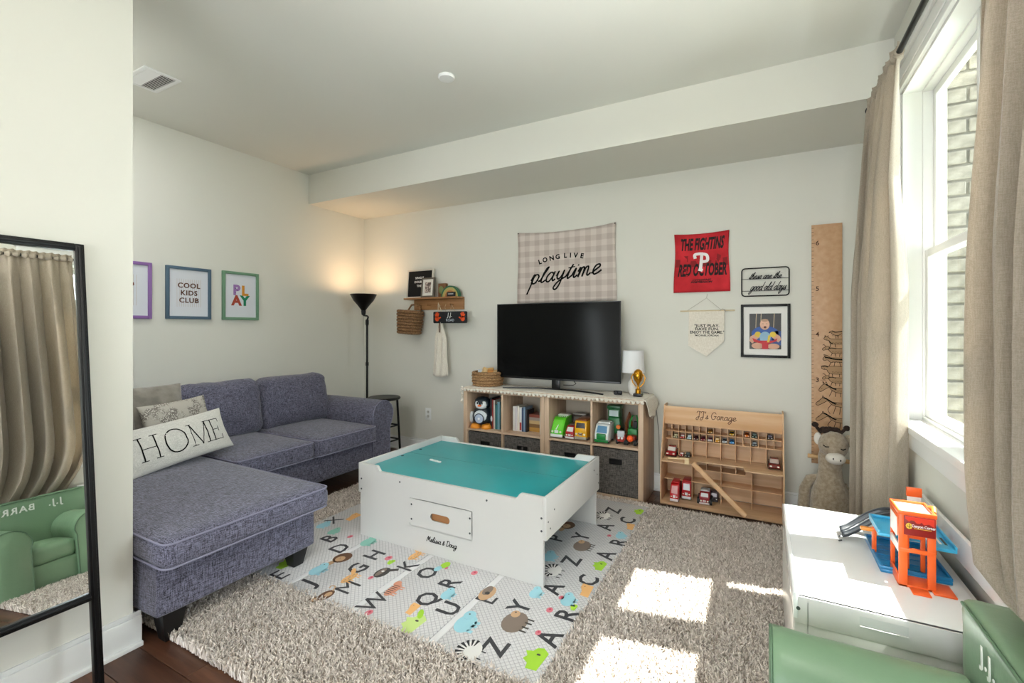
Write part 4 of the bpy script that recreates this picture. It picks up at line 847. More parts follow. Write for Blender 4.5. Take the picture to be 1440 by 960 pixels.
def book(x, w, h, col, label, y=3.42, d=.14, z=Z1, lean=0, group='books in the cube shelves', flat=False):
    t = thing('book', label, 'book', (x, y, z), 0, group)
    if flat:
        bx('pages', (-.06, .002, .0015), (.058, d-.002, w-.0015), plain('#ddd4c0', .8), t); bx('cover', (-.062, 0, 0), (.062, d, .0015), plain(col, .5), t); bx('cover', (-.062, 0, w-.0015), (.062, d, w), plain(col, .5), t); bx('spine', (-.062, -.0015, 0), (.062, 0, w), plain(col, .5), t)
    else:
        bx('pages', (-w/2+.0015, .002, .002), (w/2-.0015, d-.003, h-.003), plain('#ddd4c0', .8), t); bx('cover', (-w/2, 0, 0), (-w/2+.0015, d, h), plain(col, .5), t); bx('cover', (w/2-.0015, 0, 0), (w/2, d, h), plain(col, .5), t); bx('spine', (-w/2, -.0015, 0), (w/2, 0, h), plain(col, .5), t, .0005)
        t.rotation_euler = (0, lean, 0)
    return t
x = -2.045
for w, h, c, l in ((.018, .265, '#1d1f24', 'black book nearest the toy penguin, tallest there'), (.014, .25, '#8d2f2a', 'dark red book second from the toy penguin'), (.014, .245, '#cfc9bd', 'cream-spined book beside the toy penguin'), (.020, .21, '#2f6d70', 'teal book beside the toy penguin'), (.022, .235, '#6d98a6', 'pale blue book against the first divider')):
    book(x+w/2, w, h, c, l, 3.40); x += w+.002
x = -1.835
for w, h, c, l in ((.020, .205, '#dcdad7', 'white book standing first in the second cube'), (.020, .205, '#d4cfd2', 'off-white book standing second in the second cube'), (.018, .21, '#e4ddd0', 'ivory book standing third in the second cube'), (.020, .20, '#dfe0e0', 'white book with a red spine label'), (.014, .20, '#33496b', 'navy book in the second cube'), (.016, .205, '#7f96ad', 'grey-blue book in the second cube'), (.014, .18, '#23232b', 'thin black book in the second cube')):
    b = book(x+w/2, w, h, c, l, 3.425)
    if 'label' in l: bx('spine_label', (-w/2+.002, -.0022, .01), (w/2-.002, -.0014, .075), plain('#a9332c', .5), b)
    x += w+.0015
for i, (w, c, l) in enumerate(((.034, '#b98a3e', 'ochre book at the bottom of the flat stack'), (.030, '#7c5a34', 'brown book in the flat stack'), (.028, '#c6a776', 'tan book in the flat stack'), (.026, '#9b8e84', 'grey book near the top of the flat stack'), (.024, '#8a4434', 'rust-coloured book topping the flat stack'))):
    book(-1.643, w, 0, c, l, 3.47, z=Z1+sum((.034, .030, .028, .026, .024)[:i]), flat=True)
book(-1.567, .018, .185, '#aeb6ae', 'pale sage book standing right of the flat stack', 3.40); book(-1.548, .012, .17, '#65513f', 'thin brown book at the right end of the second cube', 3.43)
def wheel(m_, c, r, w, ax=0): m_.cyl((c[0]-(w/2 if ax == 0 else 0), c[1]-(w/2 if ax == 1 else 0), c[2]), r, w, 14, ax)
def wheels(t, xs, ys, r, w, z=None):
    for x in xs:
        for y in ys:
            m = MB(); wheel(m, (x, y, z or r), r, w); o = m.build('wheel', plain('#17181a', .6), t); m = MB(); wheel(m, (x, y, z or r), r*.5, w+.002); m.build('hub', plain('#b9bcc0', .4), o)
def toy_truck(name, label, loc, w, d, h, body, roof, win, bumper, rz=0, split=.5, slope=.25, group='toy vehicles in the cube shelves', cat='toy truck'):
    t = thing(name, label, cat, loc, rz, group); r = h*.13
    pr = [(-d/2, r*.8), (-d/2, h*split), (-d/2+d*slope*.4, h*.96), (-d/2+d*slope*.6, h), (d/2, h), (d/2, r*.8)]
    MB().prism(pr, -w/2, w/2, 0).build('body', plain(body, .3), t, w*.07)
    a = Vector((0, -d/2, h*split)); b_ = Vector((0, -d/2+d*slope*.4, h*.96)); nrm = Vector((0, -(b_.z-a.z), (b_.y-a.y))).normalized()*.0012
    p0 = a+(b_-a)*.12+nrm; p1 = a+(b_-a)*.85+nrm
    MB().add([(-w*.38, p0.y, p0.z), (w*.38, p0.y, p0.z), (w*.34, p1.y, p1.z), (-w*.34, p1.y, p1.z), (-w*.38, p0.y+.003, p0.z), (w*.38, p0.y+.003, p0.z), (w*.34, p1.y+.003, p1.z), (-w*.34, p1.y+.003, p1.z)], [(0,1,2,3),(4,7,6,5),(0,4,5,1),(1,5,6,2),(2,6,7,3),(3,7,4,0)]).build('windscreen', plain(win, .15), t)
    bx('bumper', (-w*.5, -d/2-.006, r*.6), (w*.5, -d/2+.004, h*.22), plain(bumper, .35), t, .002)
    for s in (-1, 1): MB().cyl((s*w*.33, -d/2-.003, h*.34), w*.085, .006, 12, 1).build('headlight', plain('#f3f0dc', .2), t)
    bx('grille', (-w*.16, -d/2-.003, h*.27), (w*.16, -d/2+.002, h*.42), plain(bumper if bumper != body else '#333', .4), t, .001)
    bx('roof', (-w*.44, -d/2+d*slope*.7, h-.001), (w*.44, d/2-.005, h*1.06), plain(roof, .35), t, .002)
    wheels(t, (-w*.42, w*.42), (-d*.3, d*.3), r, w*.14); return t
t = toy_truck('toy_truck', 'lime green toy garbage truck with a white bumper', (-1.405, 3.45, Z1), .10, .22, .155, '#5fd02c', '#e7ece2', '#7be04a', '#e9ebe8', split=.35, slope=.9)
m = MB()
for i in range(5): m.tube([(-.045+.02*i, -.105+.02*abs(i-2), .05+.01*i), (-.03+.018*i, -.05, .115), (-.02+.015*i, .0, .156)], .004, 6)
m.build('white_stripes', plain('#eef2ea', .4), t)
toy_truck('toy_truck', 'small red toy truck with a white front between lime and yellow ones', (-1.303, 3.44, Z1), .068, .17, .10, '#a61a22', '#5b4a46', '#e4e6e8', '#dcd9d6', split=.55, slope=.5)
t = toy_truck('toy_bus', 'yellow toy school bus with a smiling face', (-1.212, 3.45, Z1), .096, .20, .15, '#f2b41d', '#8a4a22', '#2a1c10', '#a39c8c', split=.6, slope=.12, cat='toy bus')
MB().tube([(-.02, -.102, .058), (0, -.103, .050), (.02, -.102, .058)], .003, 6).build('smile', plain('#7a3a12', .5), t)
toy_truck('toy_car_box', 'dark toy car stacked behind the red truck', (-1.30, 3.60, Z1), .12, .10, .155, '#3b2f2c', '#a8a39b', '#6a625c', '#2b2523', split=.6, slope=.3, cat='toy car')
t = toy_truck('toy_tow_truck', 'white toy truck with a green hood and bumper', (-1.047, 3.43, Z1), .105, .17, .14, '#e3e9ea', '#e3e9ea', '#5f8fb5', '#15803a', split=.50, slope=.6)
bx('hood', (-.035, -.098, .03), (.035, -.055, .075), plain('#15803a', .35), t, .006)
t = thing('toy_tractor', 'dark green toy tractor cab standing behind the white truck', 'toy tractor', (-1.0, 3.56, Z1)); MB().taper((0, 0), .11, .10, .09, .09, .05, .17).build('body', plain('#166b34', .35), t, .006); bx('cab', (-.045, -.045, .17), (.045, .045, .235), plain('#166b34', .35), t, .004); bx('roof', (-.052, -.052, .235), (.052, .052, .262), plain('#0f5a2a', .35), t, .004); bx('windscreen', (-.035, -.048, .18), (.035, -.044, .225), plain('#cfe0e0', .15), t); wheels(t, (-.05, .05), (-.02,), .045, .02); MB().cyl((.04, -.068, .105), .016, .02, 14, 1).build('orange_light', plain('#f07a1e', .4), t)
t = thing('toy_excavator_arm', 'rust-brown toy digger arm behind the green tractor', 'toy digger', (-.915, 3.60, Z1)); MB().tube([(0, 0, .0), (-.01, 0, .12), (.015, 0, .20), (.035, -.02, .13), (.03, -.03, .06)], .011, 8).build('arm', plain('#8c4f2c', .5), t); bx('body', (-.03, -.03, 0), (.03, .03, .05), plain('#6f3c24', .5), t, .004)
t = thing('toy_robot_truck', 'silver and red toy truck with a chrome front', 'toy truck', (-.912, 3.415, Z1)); bx('body', (-.032, -.03, .02), (.032, .05, .075), plain('#a5352b', .35), t, .006); bx('cab', (-.026, -.034, .055), (.026, .0, .10), plain('#c6cad0', .25), t, .006); [MB().cyl((q, -.04, .05), .009, .01, 12, 1).build('headlight', plain('#eef0f2', .2), t) for q in (-.012, .012)]; wheels(t, (-.03, .03), (-.015, .035), .02, .012)
t = thing('toy_green_digger', 'bright green toy digger frame at the right end of the cubes', 'toy digger', (-.842, 3.50, Z1)); MB().tube([(-.03, 0, .06), (-.028, 0, .15), (-.01, 0, .20), (.02, 0, .205), (.032, 0, .15), (.032, 0, .06)], .007, 8).build('roll_cage', plain('#1f8a3c', .4), t); bx('body', (-.035, -.05, .03), (.035, .05, .11), plain('#20803a', .4), t, .006); bx('seat', (.0, -.02, .11), (.028, .02, .16), plain('#2a2a2c', .6), t, .003); wheels(t, (-.035, .035), (-.03, .03), .028, .014)
t = thing('toy_monster_truck', 'red and orange toy monster truck in the right corner cube', 'toy truck', (-.838, 3.405, Z1)); bx('body', (-.03, -.02, .035), (.03, .045, .07), plain('#8f2620', .4), t, .005); MB().ball((0, -.034, .055), (.024, .02, .024), 10, 6).build('orange_star', plain('#f05a1c', .4), t, smooth=0); wheels(t, (-.03, .03), (-.01, .035), .022, .016)
# ================================================================== TOY CAR GARAGE
def garage():
    x0, x1 = -.640, .135; t = thing('toy_car_garage', 'plywood toy car display garage with cubbies and a ramp', 'toy garage', (x0, 3.44, 0)); W = x1-x0; th = .008
    side = [(.0, .0), (.0, .285), (.004, .305), (.145, .665), (.15, .685), (.165, .690), (.262, .690), (.262, .0)]
    for x in (0, W-th): MB().prism(side, x, x+th, 0).build('side_panel', M_PLY, t, .0012)
    a, b = th, W-th; F = .165; B = .262                     # cubby front and back
    bx('back_panel', (a, B-.005, .02), (b, B, .60), M_PLYIN, t)
    hd = MB().box((a, .145, .553), (b, .153, .683)).build('header_board', M_PLY, t, .001)
    o = script("JJ's Garage", .024, .0042, .12).build('lettering', plain('#5a2f14', .7), t, smooth=0); o.rotation_euler = R_BACK; o.location = (W*.46, .1447, .622)
    rows = [.553, .498, .440, .318]
    for z in rows[1:3]: bx('shelf_board', (a, F, z-.005), (b, B-.005, z), M_PLY, t)
    bx('shelf_board', (a, F-.012, .548), (b, B-.005, .553), M_PLY, t)
    cw = (b-a)/16
    for i in range(1, 16): bx('divider', (a+i*cw-.002, F, .440 if i % 2 else .318), (a+i*cw+.002, B-.005, .548), M_PLY, t)
    # platform with a notch
    zp = .305; p = [(a, .0), (a+.012, -.006), (.225, -.006), (.235, .0), (.24, .085), (.535, .085), (.545, .0), (.555, -.006), (b-.012, -.006), (b, .0), (b, B-.005), (a, B-.005)]
    MB().prism(p, zp, zp+.009, 2).build('platform', M_PLYIN, t, .001)
    bx('base_board', (a, -.02, .006), (b, B, .018), M_PLYIN, t, .001)
    for z, q0, q1 in ((.245, .235, .545), (.150, a, b)): bx('shelf_board', (q0, .13, z-.005), (q1, B-.005, z), M_PLY, t)
    for x, z0, z1 in ((.20, .018, .305), (.392, .018, .305), (.585, .018, .305), (.297, .245, .305), (.487, .245, .305)): bx('divider', (x-.002, .13, z0), (x+.002, B-.005, z1), M_PLY, t)
    r = MB(); A = Vector((.222, -.03, .322)); Bp = Vector((.548, -.085, .040)); d = (Bp-A).normalized(); s_ = Vector((.16, .99, 0)).normalized(); n_ = d.cross(s_)
    w = .027; q = [A-s_*w, A+s_*w, Bp+s_*w, Bp-s_*w]; r.add([tuple(v) for v in q]+[tuple(v+n_*.006) for v in q], [(0,1,2,3),(7,6,5,4),(0,4,5,1),(1,5,6,2),(2,6,7,3),(3,7,4,0)]); rp = r.build('ramp', M_PLY, t)
    for sg in (-1, 1):
        q = [A+s_*w*sg, A+s_*(w*sg+.004), Bp+s_*(w*sg+.004), Bp+s_*w*sg]; k = MB(); k.add([tuple(v-n_*.001) for v in q]+[tuple(v-n_*(.030 if sg < 0 else .014)*(1 if n_.z < 0 else -1)) for v in q], [(0,1,2,3),(7,6,5,4),(0,4,5,1),(1,5,6,2),(2,6,7,3),(3,7,4,0)]); k.build('ramp_rail', M_PLY, rp)
    bx('ramp_bracket', (.17, -.028, .314), (.20, -.016, .345), plain('#f0d6a8', .5), t, .001); MB().tube([(.06, -.02, .338), (.2, -.03, .352)], .0055, 8).build('ramp_lever', plain('#f0d6a8', .5), t)
    return x0, a, cw
gx, ga, gcw = garage()
def toy_car(label, loc, col, s=1.0, roof=None, group='toy cars parked in the garage cubbies', fire=0):
    t = thing('toy_car', label, 'toy car', loc, 0, group); L, w, h = .066*s, .030*s, .012*s; z0 = .005*s
    MB().prism([(-L/2, z0), (-L/2-.002*s, z0+h*.5), (-L/2+.004*s, z0+h), (L/2-.003*s, z0+h*1.05), (L/2, z0)], -w/2, w/2, 0).build('body', plain(col, .22), t, .0016*s)
    MB().prism([(-L*.24, z0+h*.98), (-L*.08, z0+h*1.9), (L*.22, z0+h*1.9), (L*.38, z0+h)], -w*.40, w*.40, 0).build('cabin', plain(roof or '#1c2228', .15), t, .0012*s)
    bx('roof', (-w*.37, -L*.08, z0+h*1.88), (w*.37, L*.22, z0+h*1.98), plain(col, .22), t)
    for x in (-w*.46, w*.46):
        for y in (-L*.3, L*.3): MB().cyl((x-.002*s, y, .0065*s), .0065*s, .004*s, 12, 0).build('wheel', plain('#141415', .6), t)
    for x in (-w*.32, w*.32): MB().box((x-.003*s, -L/2-.0028*s, z0+h*.4), (x+.003*s, -L/2-.001*s, z0+h*.75)).build('headlight', plain('#f2efe2', .2), t)
    return t
def cub(i, z): return (gx+ga+(i+.5)*gcw, 3.645, z)
for i, c, r, l in ((6, '#b7843a', '#6d4a20', 'ochre toy car alone in the top row of garage cubbies'), (9, '#e2b224', '#2c2a22', 'yellow toy car in the top row of garage cubbies'), (11, '#e07a24', '#5b2a10', 'orange toy car in the top row of garage cubbies'), (12, '#24453c', '#7e8f88', 'dark green toy car in the top row of garage cubbies'), (14, '#3a3340', '#8d8a9a', 'dark purple-grey toy car at the right of the top row')): toy_car(l, cub(i, .498), c, 1, r)
for i, c, r, l in ((1, '#8d8a5c', '#d4cfae', 'olive toy car at the left of the second row'), (2, '#b8302a', '#e0d4cf', 'red toy car in the second row of garage cubbies'), (3, '#9fc3cc', '#eef3f4', 'pale blue toy car in the second row'), (4, '#4c1a20', '#241014', 'dark maroon toy car in the second row'), (5, '#8c2432', '#3a1c22', 'crimson toy car in the second row'), (6, '#d9cfd0', '#54222e', 'white toy car with a maroon roof in the second row'), (7, '#e0a02c', '#f3ddb0', 'amber toy car in the second row'), (8, '#b9c2c9', '#23262b', 'silver toy car in the second row'), (9, '#3d8fcf', '#16324c', 'bright blue toy car in the second row'), (12, '#4d565c', '#a5adb0', 'grey toy car below the dark green one')): toy_car(l, cub(i, .440), c, 1, r)
toy_car('large red toy car in the left big cubby of the garage', (gx+ga+gcw*1.0, 3.62, .314), '#a81c22', 2.25, '#e6dcd8'); toy_car('large dark red toy car in the rightmost big cubby', (gx+ga+gcw*15.0, 3.61, .314), '#7c2a22', 2.25, '#c9b6ac')
toy_car('small red toy car next to the large red one on the platform', (gx+ga+gcw*2.45, 3.62, .314), '#b02a2e', .95, '#e9d8d4'); toy_car('small black toy car next to the small red one on the platform', (gx+ga+gcw*3.35, 3.62, .314), '#22262a', 1.1, '#4b5a58')
toy_truck('toy_fire_truck', 'red toy fire truck at the bottom left of the garage', (gx+.095, 3.53, .018), .056, .16, .125, '#c3161c', '#c3161c', '#d9a0a0', '#e8dede', split=.45, slope=.5, group='red toy trucks on the garage floor'); toy_truck('toy_fire_engine', 'red toy engine with a white grille in the middle of the left bay', (gx+.165, 3.60, .018), .062, .12, .13, '#b3161e', '#b3161e', '#c9cdd2', '#d5d7da', split=.5, slope=.2, group='red toy trucks on the garage floor')
t = toy_truck('toy_jeep', 'small red toy jeep with big wheels in the second bay', (gx+.29, 3.56, .018), .066, .12, .085, '#8f1c24', '#d9dcde', '#e6e9ea', '#d9c9c9', split=.62, slope=.5, group='red toy trucks on the garage floor'); wheels(t, (-.038, .038), (-.04, .035), .024, .02)
t = toy_truck('toy_wagon', 'dark toy wagon behind the red jeep', (gx+.345, 3.63, .018), .05, .08, .07, '#3b2a2c', '#3b2a2c', '#77605f', '#2c2022', group='red toy trucks on the garage floor')
# ================================================================== PLUSH GIRAFFE
t = thing('plush_giraffe', 'taupe plush giraffe with closed eyes beside the curtain', 'plush toy', (.375, 3.44, 0))
MB().lathe((.0, .0, 0), [(.05, .0), (.095, .03), (.108, .10), (.104, .20), (.09, .27), (.070, .33), (.060, .40), (.062, .47), (.05, .52)], 28, sy=.95).build('body', M_PLUSH, t)
hd = MB().ball((.015, -.015, .545), (.078, .075, .085), 24, 16).build('head', M_PLUSH, t)
MB().ball((.02, -.075, .478), (.052, .045, .036), 20, 14).build('muzzle', M_PLUSHW, hd)
MB().ball((.004, -.117, .484), (.0035, .004, .006), 8, 6).ball((.040, -.117, .478), (.0035, .004, .006), 8, 6).build('nostrils', M_INK, hd)
MB().tube([(-.042, -.070, .552), (-.030, -.082, .544), (-.014, -.090, .547)], .003, 6).tube([(.044, -.090, .541), (.057, -.082, .534), (.070, -.070, .541)], .003, 6).build('closed_eyes', M_INK, hd)
for s, x in ((-1, -.062), (1, .092)):
    e = MB().ball((x, .0, .575), (.022, .016, .038), 14, 10).build('ear', M_PLUSH if s > 0 else M_PLUSHW, hd); 
mane = mat('dark_brown_fur', '#2f2019', .9, bump=.6, bump_scale=150)
m = MB()
for i in range(26): m.ball((-.04+.09*random.random(), -.02+.03*random.random(), .622+.018*random.random()), (.018, .014, .014), 8, 6)
m.build('mane_tuft', mane, hd)['kind'] = 'stuff'
for x, z in ((-.078, .660), (.085, .652)):
    MB().tube([(x*.55, 0, .61), (x*.85, 0, .64), (x, 0, z)], .009, 8).ball((x, 0, z), (.018, .016, .017), 12, 8).build('horn', mane, hd)
MB().tube([(-.05, .02, .33), (-.10, .03, .31), (-.13, .03, .24), (-.135, .03, .14), (-.12, .03, .04)], [.022, .03, .032, .034, .036], 12).build('arm', M_PLUSH, t); MB().tube([(.07, .02, .30), (.11, .03, .22), (.12, .03, .10), (.11, .03, .03)], [.02, .028, .03, .03], 12).build('arm', M_PLUSH, t)
MB().tube([(-.07, -.05, .16), (-.085, -.09, .08), (-.08, -.10, .03)], [.03, .032, .034], 12).build('leg', M_PLUSH, t); MB().tube([(.07, -.05, .16), (.08, -.09, .08), (.08, -.10, .03)], [.03, .032, .034], 12).build('leg', M_PLUSH, t)
# ================================================================== CURTAINS
t = thing('curtain_rod', 'black metal curtain rod above the side window', 'curtain rod', (.50, 0, 2.395))
MB().tube([(0, .60, 0), (0, 3.0, 0)], .011, 12).build('rod', M_BLACK, t)
MB().lathe((0, 0, 0), [(.012, 0), (.02, .006), (.02, .016), (.012, .024)], 16).build('finial', M_BLACK, t).matrix_local = Matrix.Translation((0, 2.995, 0)) @ Matrix.Rotation(-PI/2, 4, 'X')
for y in (2.97, .8): MB().tube([(0, y, 0), (.05, y, .0), (.098, y, .0)], .008, 8).box((.092, y-.015, -.04), (.1, y+.015, .03)).build('bracket', M_BLACK, t)
def curtain(name, label, y0, y1, npl, seed, xf, zb=.02, nv=46, edge=None):
    """rod-pocket panel: tight gathers at the rod, opening into deep soft folds"""
    t = thing(name, label, 'curtain', (0, 0, 0)); nu = npl*14; vs = []; rr = random.Random(seed); ph = [rr.uniform(-.5, .5) for _ in range(12)]
    zt = 2.435
    for j in range(nv+1):
        v = j/nv; v = v**1.25 if v < 1 else 1; z = zt-(zt-zb)*v; g = max(0, 1-(zt-z)/.28)   # gathering near the rod
        for i in range(nu+1):
            u = i/nu; a = u*npl*2*PI
            wv = math.sin(a+ph[0]+.8*math.sin(u*5+ph[1])+.25*math.sin(v*4+u*3+ph[2]))
            amp = (.016+.052*min(1, (zt-z)/1.0))*(min(1, (1-u)*5+.30) if edge else 1); x, dy = xf(u, z)
            fold = amp*wv+.012*math.sin(a*.5+ph[3]+v*1.5)*min(1, v*3)
            gath = .007*math.sin(a*2.6+ph[4])*g
            yy = y0+(y1-y0)*u+.020*math.sin(2*a+ph[5])*(1-g)*.6+dy
            tk = 0
            if abs(z-2.395) < .02: fold *= .5
            vs.append((x+fold*(1-.55*g)+gath+.003*noise.noise(Vector((u*9, z*3, seed))), yy, z+.004*math.sin(a*2.6+1)*g*(v < .02)))
    m = MB(); m.add(vs, [(j*(nu+1)+i, j*(nu+1)+i+1, (j+1)*(nu+1)+i+1, (j+1)*(nu+1)+i) for j in range(nv) for i in range(nu)])
    o = m.build('cloth_panel', M_CURT, t, smooth=75); md = o.modifiers.new('thick', 'SOLIDIFY'); md.thickness = .003
    # rod pocket ridge wrapped round the rod
    m = MB(); pts = [(.50, y0+(y1-y0)*i/60, 2.395) for i in range(61)]; m.tube(pts, [.017+.006*math.sin(i*2.1+seed)+.003*math.sin(i*5.3) for i in range(61)], 10); m.build('rod_pocket', M_CURT, t)
    # stitched hem
    k = [vs[(nv-2)*(nu+1)+i] for i in range(nu+1)]
    return t
curtain('curtain', 'linen curtain panel at the far end of the window, next to the plush giraffe', 2.42, 2.955, 5, 3, lambda u, z: (.494-.006*u, .17*(1-u)*min(1, (2.44-z)/.5)+.05*u*(1-z/2.4)))
def nearx(u, z):
    lo = max(0, min(1, (.80-z)/.24)); return (.492+.058*lo, (-.04*lo)*(1-u)*1.0-.0+ .03*u)
def near():
    def xf(u, z):
        k = max(0, min(1, (1.0-z)/.4)); return (.508, -.13*k*k*u)
    return xf
curtain('curtain', 'linen curtain panel at the near end of the window, above the green chair', .72, 1.625, 8, 8, near(), zb=.02, edge=True)
# squeeze the near panel flat against the wall behind the chair
o = [c for c in COL.objects if c.name.startswith('cloth_panel') and c.parent and c.parent.name == 'curtain.001'][0]
for v in o.data.vertices:
    lo = max(0, min(1, (.70-v.co.z)/.12))
    if lo: v.co.x = v.co.x*(1-lo)+(.570+(v.co.x-.55)*.18)*lo
# ================================================================== RUG
RX0, RX1, RY0, RY1 = -2.80, .36, .985, 3.30
MX0, MX1, MY0, MY1 = -2.475, -.68, 1.43, 3.235
rug = MB().prism([(RX0+.03, RY0+.014), (RX1-.014, RY0+.014), (RX1-.014, RY1-.014), (RX0+.014, RY1-.014), (RX0+.014, RY0+.03)], .001, .014, 2).build('shag_rug', mat('rug_backing', '#8c8070', .95)); tag(rug, 'thick taupe shag rug covering the floor under the play mat', 'rug')
def shag():
    s = .0068; xs = np.arange(RX0+.004, RX1, s); ys = np.arange(RY0+.004, RY1, s); X, Y = np.meshgrid(xs, ys); X = X.ravel(); Y = Y.ravel()
    X = X+RNG.uniform(-.4, .4, X.size)*s; Y = Y+RNG.uniform(-.4, .4, X.size)*s
    keep = ~((X > MX0+.0) & (X < MX1-.0) & (Y > MY0+.010) & (Y < MY1-.0))
    keep &= ~((X < -2.12) & (Y < 1.60) & (Y > 1.12) & (X < -2.3)); keep &= ~((X < -2.86)); keep &= ~((X > .12) & (Y > 1.7) & (Y < 2.4))
    keep &= ~((X > .08) & (Y < 1.5) & (Y > 1.0))
    X = X[keep]; Y = Y[keep]; n = X.size
    # sparser where far from the lens would not matter; all kept real
    ang = RNG.uniform(0, 2*PI, n); fx = np.sin(X*9+Y*4)+np.sin(Y*13-X*5); ln = RNG.uniform(.008, .024, n); hd = ang+fx*.6
    dx = np.cos(hd)*ln; dy = np.sin(hd)*ln; h = RNG.uniform(.020, .034, n); w = RNG.uniform(.0024, .0040, n)
    V = np.zeros((n, 7, 3)); 
    for k in range(3):
        a = ang+k*2*PI/3; V[:, k, 0] = X+np.cos(a)*w; V[:, k, 1] = Y+np.sin(a)*w; V[:, k, 2] = .006
        V[:, 3+k, 0] = X+dx*.45+np.cos(a)*w*1.15; V[:, 3+k, 1] = Y+dy*.45+np.sin(a)*w*1.15; V[:, 3+k, 2] = .014+h*.72
    V[:, 6, 0] = X+dx; V[:, 6, 1] = Y+dy; V[:, 6, 2] = .014+h
    q = np.array([[0,1,4,3],[1,2,5,4],[2,0,3,5]]); tr = np.array([[3,4,6],[4,5,6],[5,3,6]])
    base = (np.arange(n)*7)[:, None, None]; Q = (q[None]+base).reshape(-1, 4); T = (tr[None]+base).reshape(-1, 3)
    me = bpy.data.meshes.new('pile'); me.vertices.add(n*7); me.vertices.foreach_set('co', V.ravel())
    me.loops.add(Q.size+T.size); me.loops.foreach_set('vertex_index', np.concatenate([Q.ravel(), T.ravel()]).astype(np.int32))
    me.polygons.add(len(Q)+len(T)); ls = np.concatenate([np.arange(len(Q))*4, Q.size+np.arange(len(T))*3]); me.polygons.foreach_set('loop_start', ls.astype(np.int32))
    me.update(calc_edges=True)
    at = me.attributes.new('tone', 'FLOAT', 'POINT'); tone = np.clip(RNG.normal(.5, .28, n), 0, 1); at.data.foreach_set('value', np.repeat(tone, 7).astype(np.float32))
    o = link_mesh('pile', me, M_PILE, rug, 0); me.polygons.foreach_set('use_smooth', [True]*len(me.polygons)); o['kind'] = 'stuff'; return n
shag()
# ================================================================== PLAY MAT
MZ = .034
pm = thing('play_mat', 'folding pale foam play mat printed with letters and animals', 'play mat', (0, 0, 0)); seams = [-2.0, -1.57, -1.135]; g = .018
ed = [MX0]+seams+[MX1]
for i in range(4):
    a = ed[i]+(g if i else 0); b = ed[i+1]-(g if i < 3 else 0); bx('mat_panel', (a, MY0, .018), (b, MY1, MZ), M_FOAM, pm, .003)
for s in seams: bx('fold_strip', (s-g+.002, MY0+.001, .018), (s+g-.002, MY1-.001, MZ-.001), plain('#dddcdd', .5), pm, .003)
INKG = plain('#3b3b3f', .7)
LET = [('C',-.745,2.948),('R',-.71,2.62),('Z',-.871,3.065),('A',-.844,2.79),('Y',-.927,2.592),('A',-.735,2.441),('Z',-.875,2.295),('A',-.862,2.011),('C',-.735,2.156),('R',-.725,1.852),('Y',-.932,1.81),('A',-.735,1.682),('Z',-.895,1.535),('E',-1.09,1.79),('U',-1.196,1.652),('Q',-1.327,1.663),('R',-1.314,1.815),('O',-1.469,1.841),('K',-1.60,1.845),('X',-2.40,2.062),('B',-2.211,1.867),('D',-2.064,1.816),('E',-2.103,1.475),('J',-1.917,1.502),('G',-1.811,1.707),('M',-1.72,1.56),('H',-1.838,1.851),('W',-1.525,1.532),
       ('R',-1.31,2.55),('Q',-1.33,2.35),('U',-1.2,2.3),('K',-1.6,2.55),('M',-1.75,2.3),('G',-1.8,2.6),('J',-1.9,2.25),('B',-2.2,2.65),('D',-2.06,2.6),('T',-2.3,2.28),('L',-2.3,2.9),('P',-1.05,2.5),('S',-1.45,2.95)]
for ch, x, y in LET: text(ch, .135, INKG, pm, (x, y, MZ), (0, 0, PI/2), bold=.0 if ch in 'MWKXE' else .0022, ext=.0005, name='printed_letter', res=2)
AC = {k: plain(v, .7) for k, v in dict(lime='#a5d63a', lime2='#c8e08a', orange='#eeb878', blue='#9fd3e0', teal='#8fcabb', brown='#85766b', dark='#45423f', white='#e9e7e4', zeb='#26262a', pink='#dd7f8c', lion='#6a4a35', tan='#c9a37e', tiger='#dc9a80', red='#c8495f').items()}
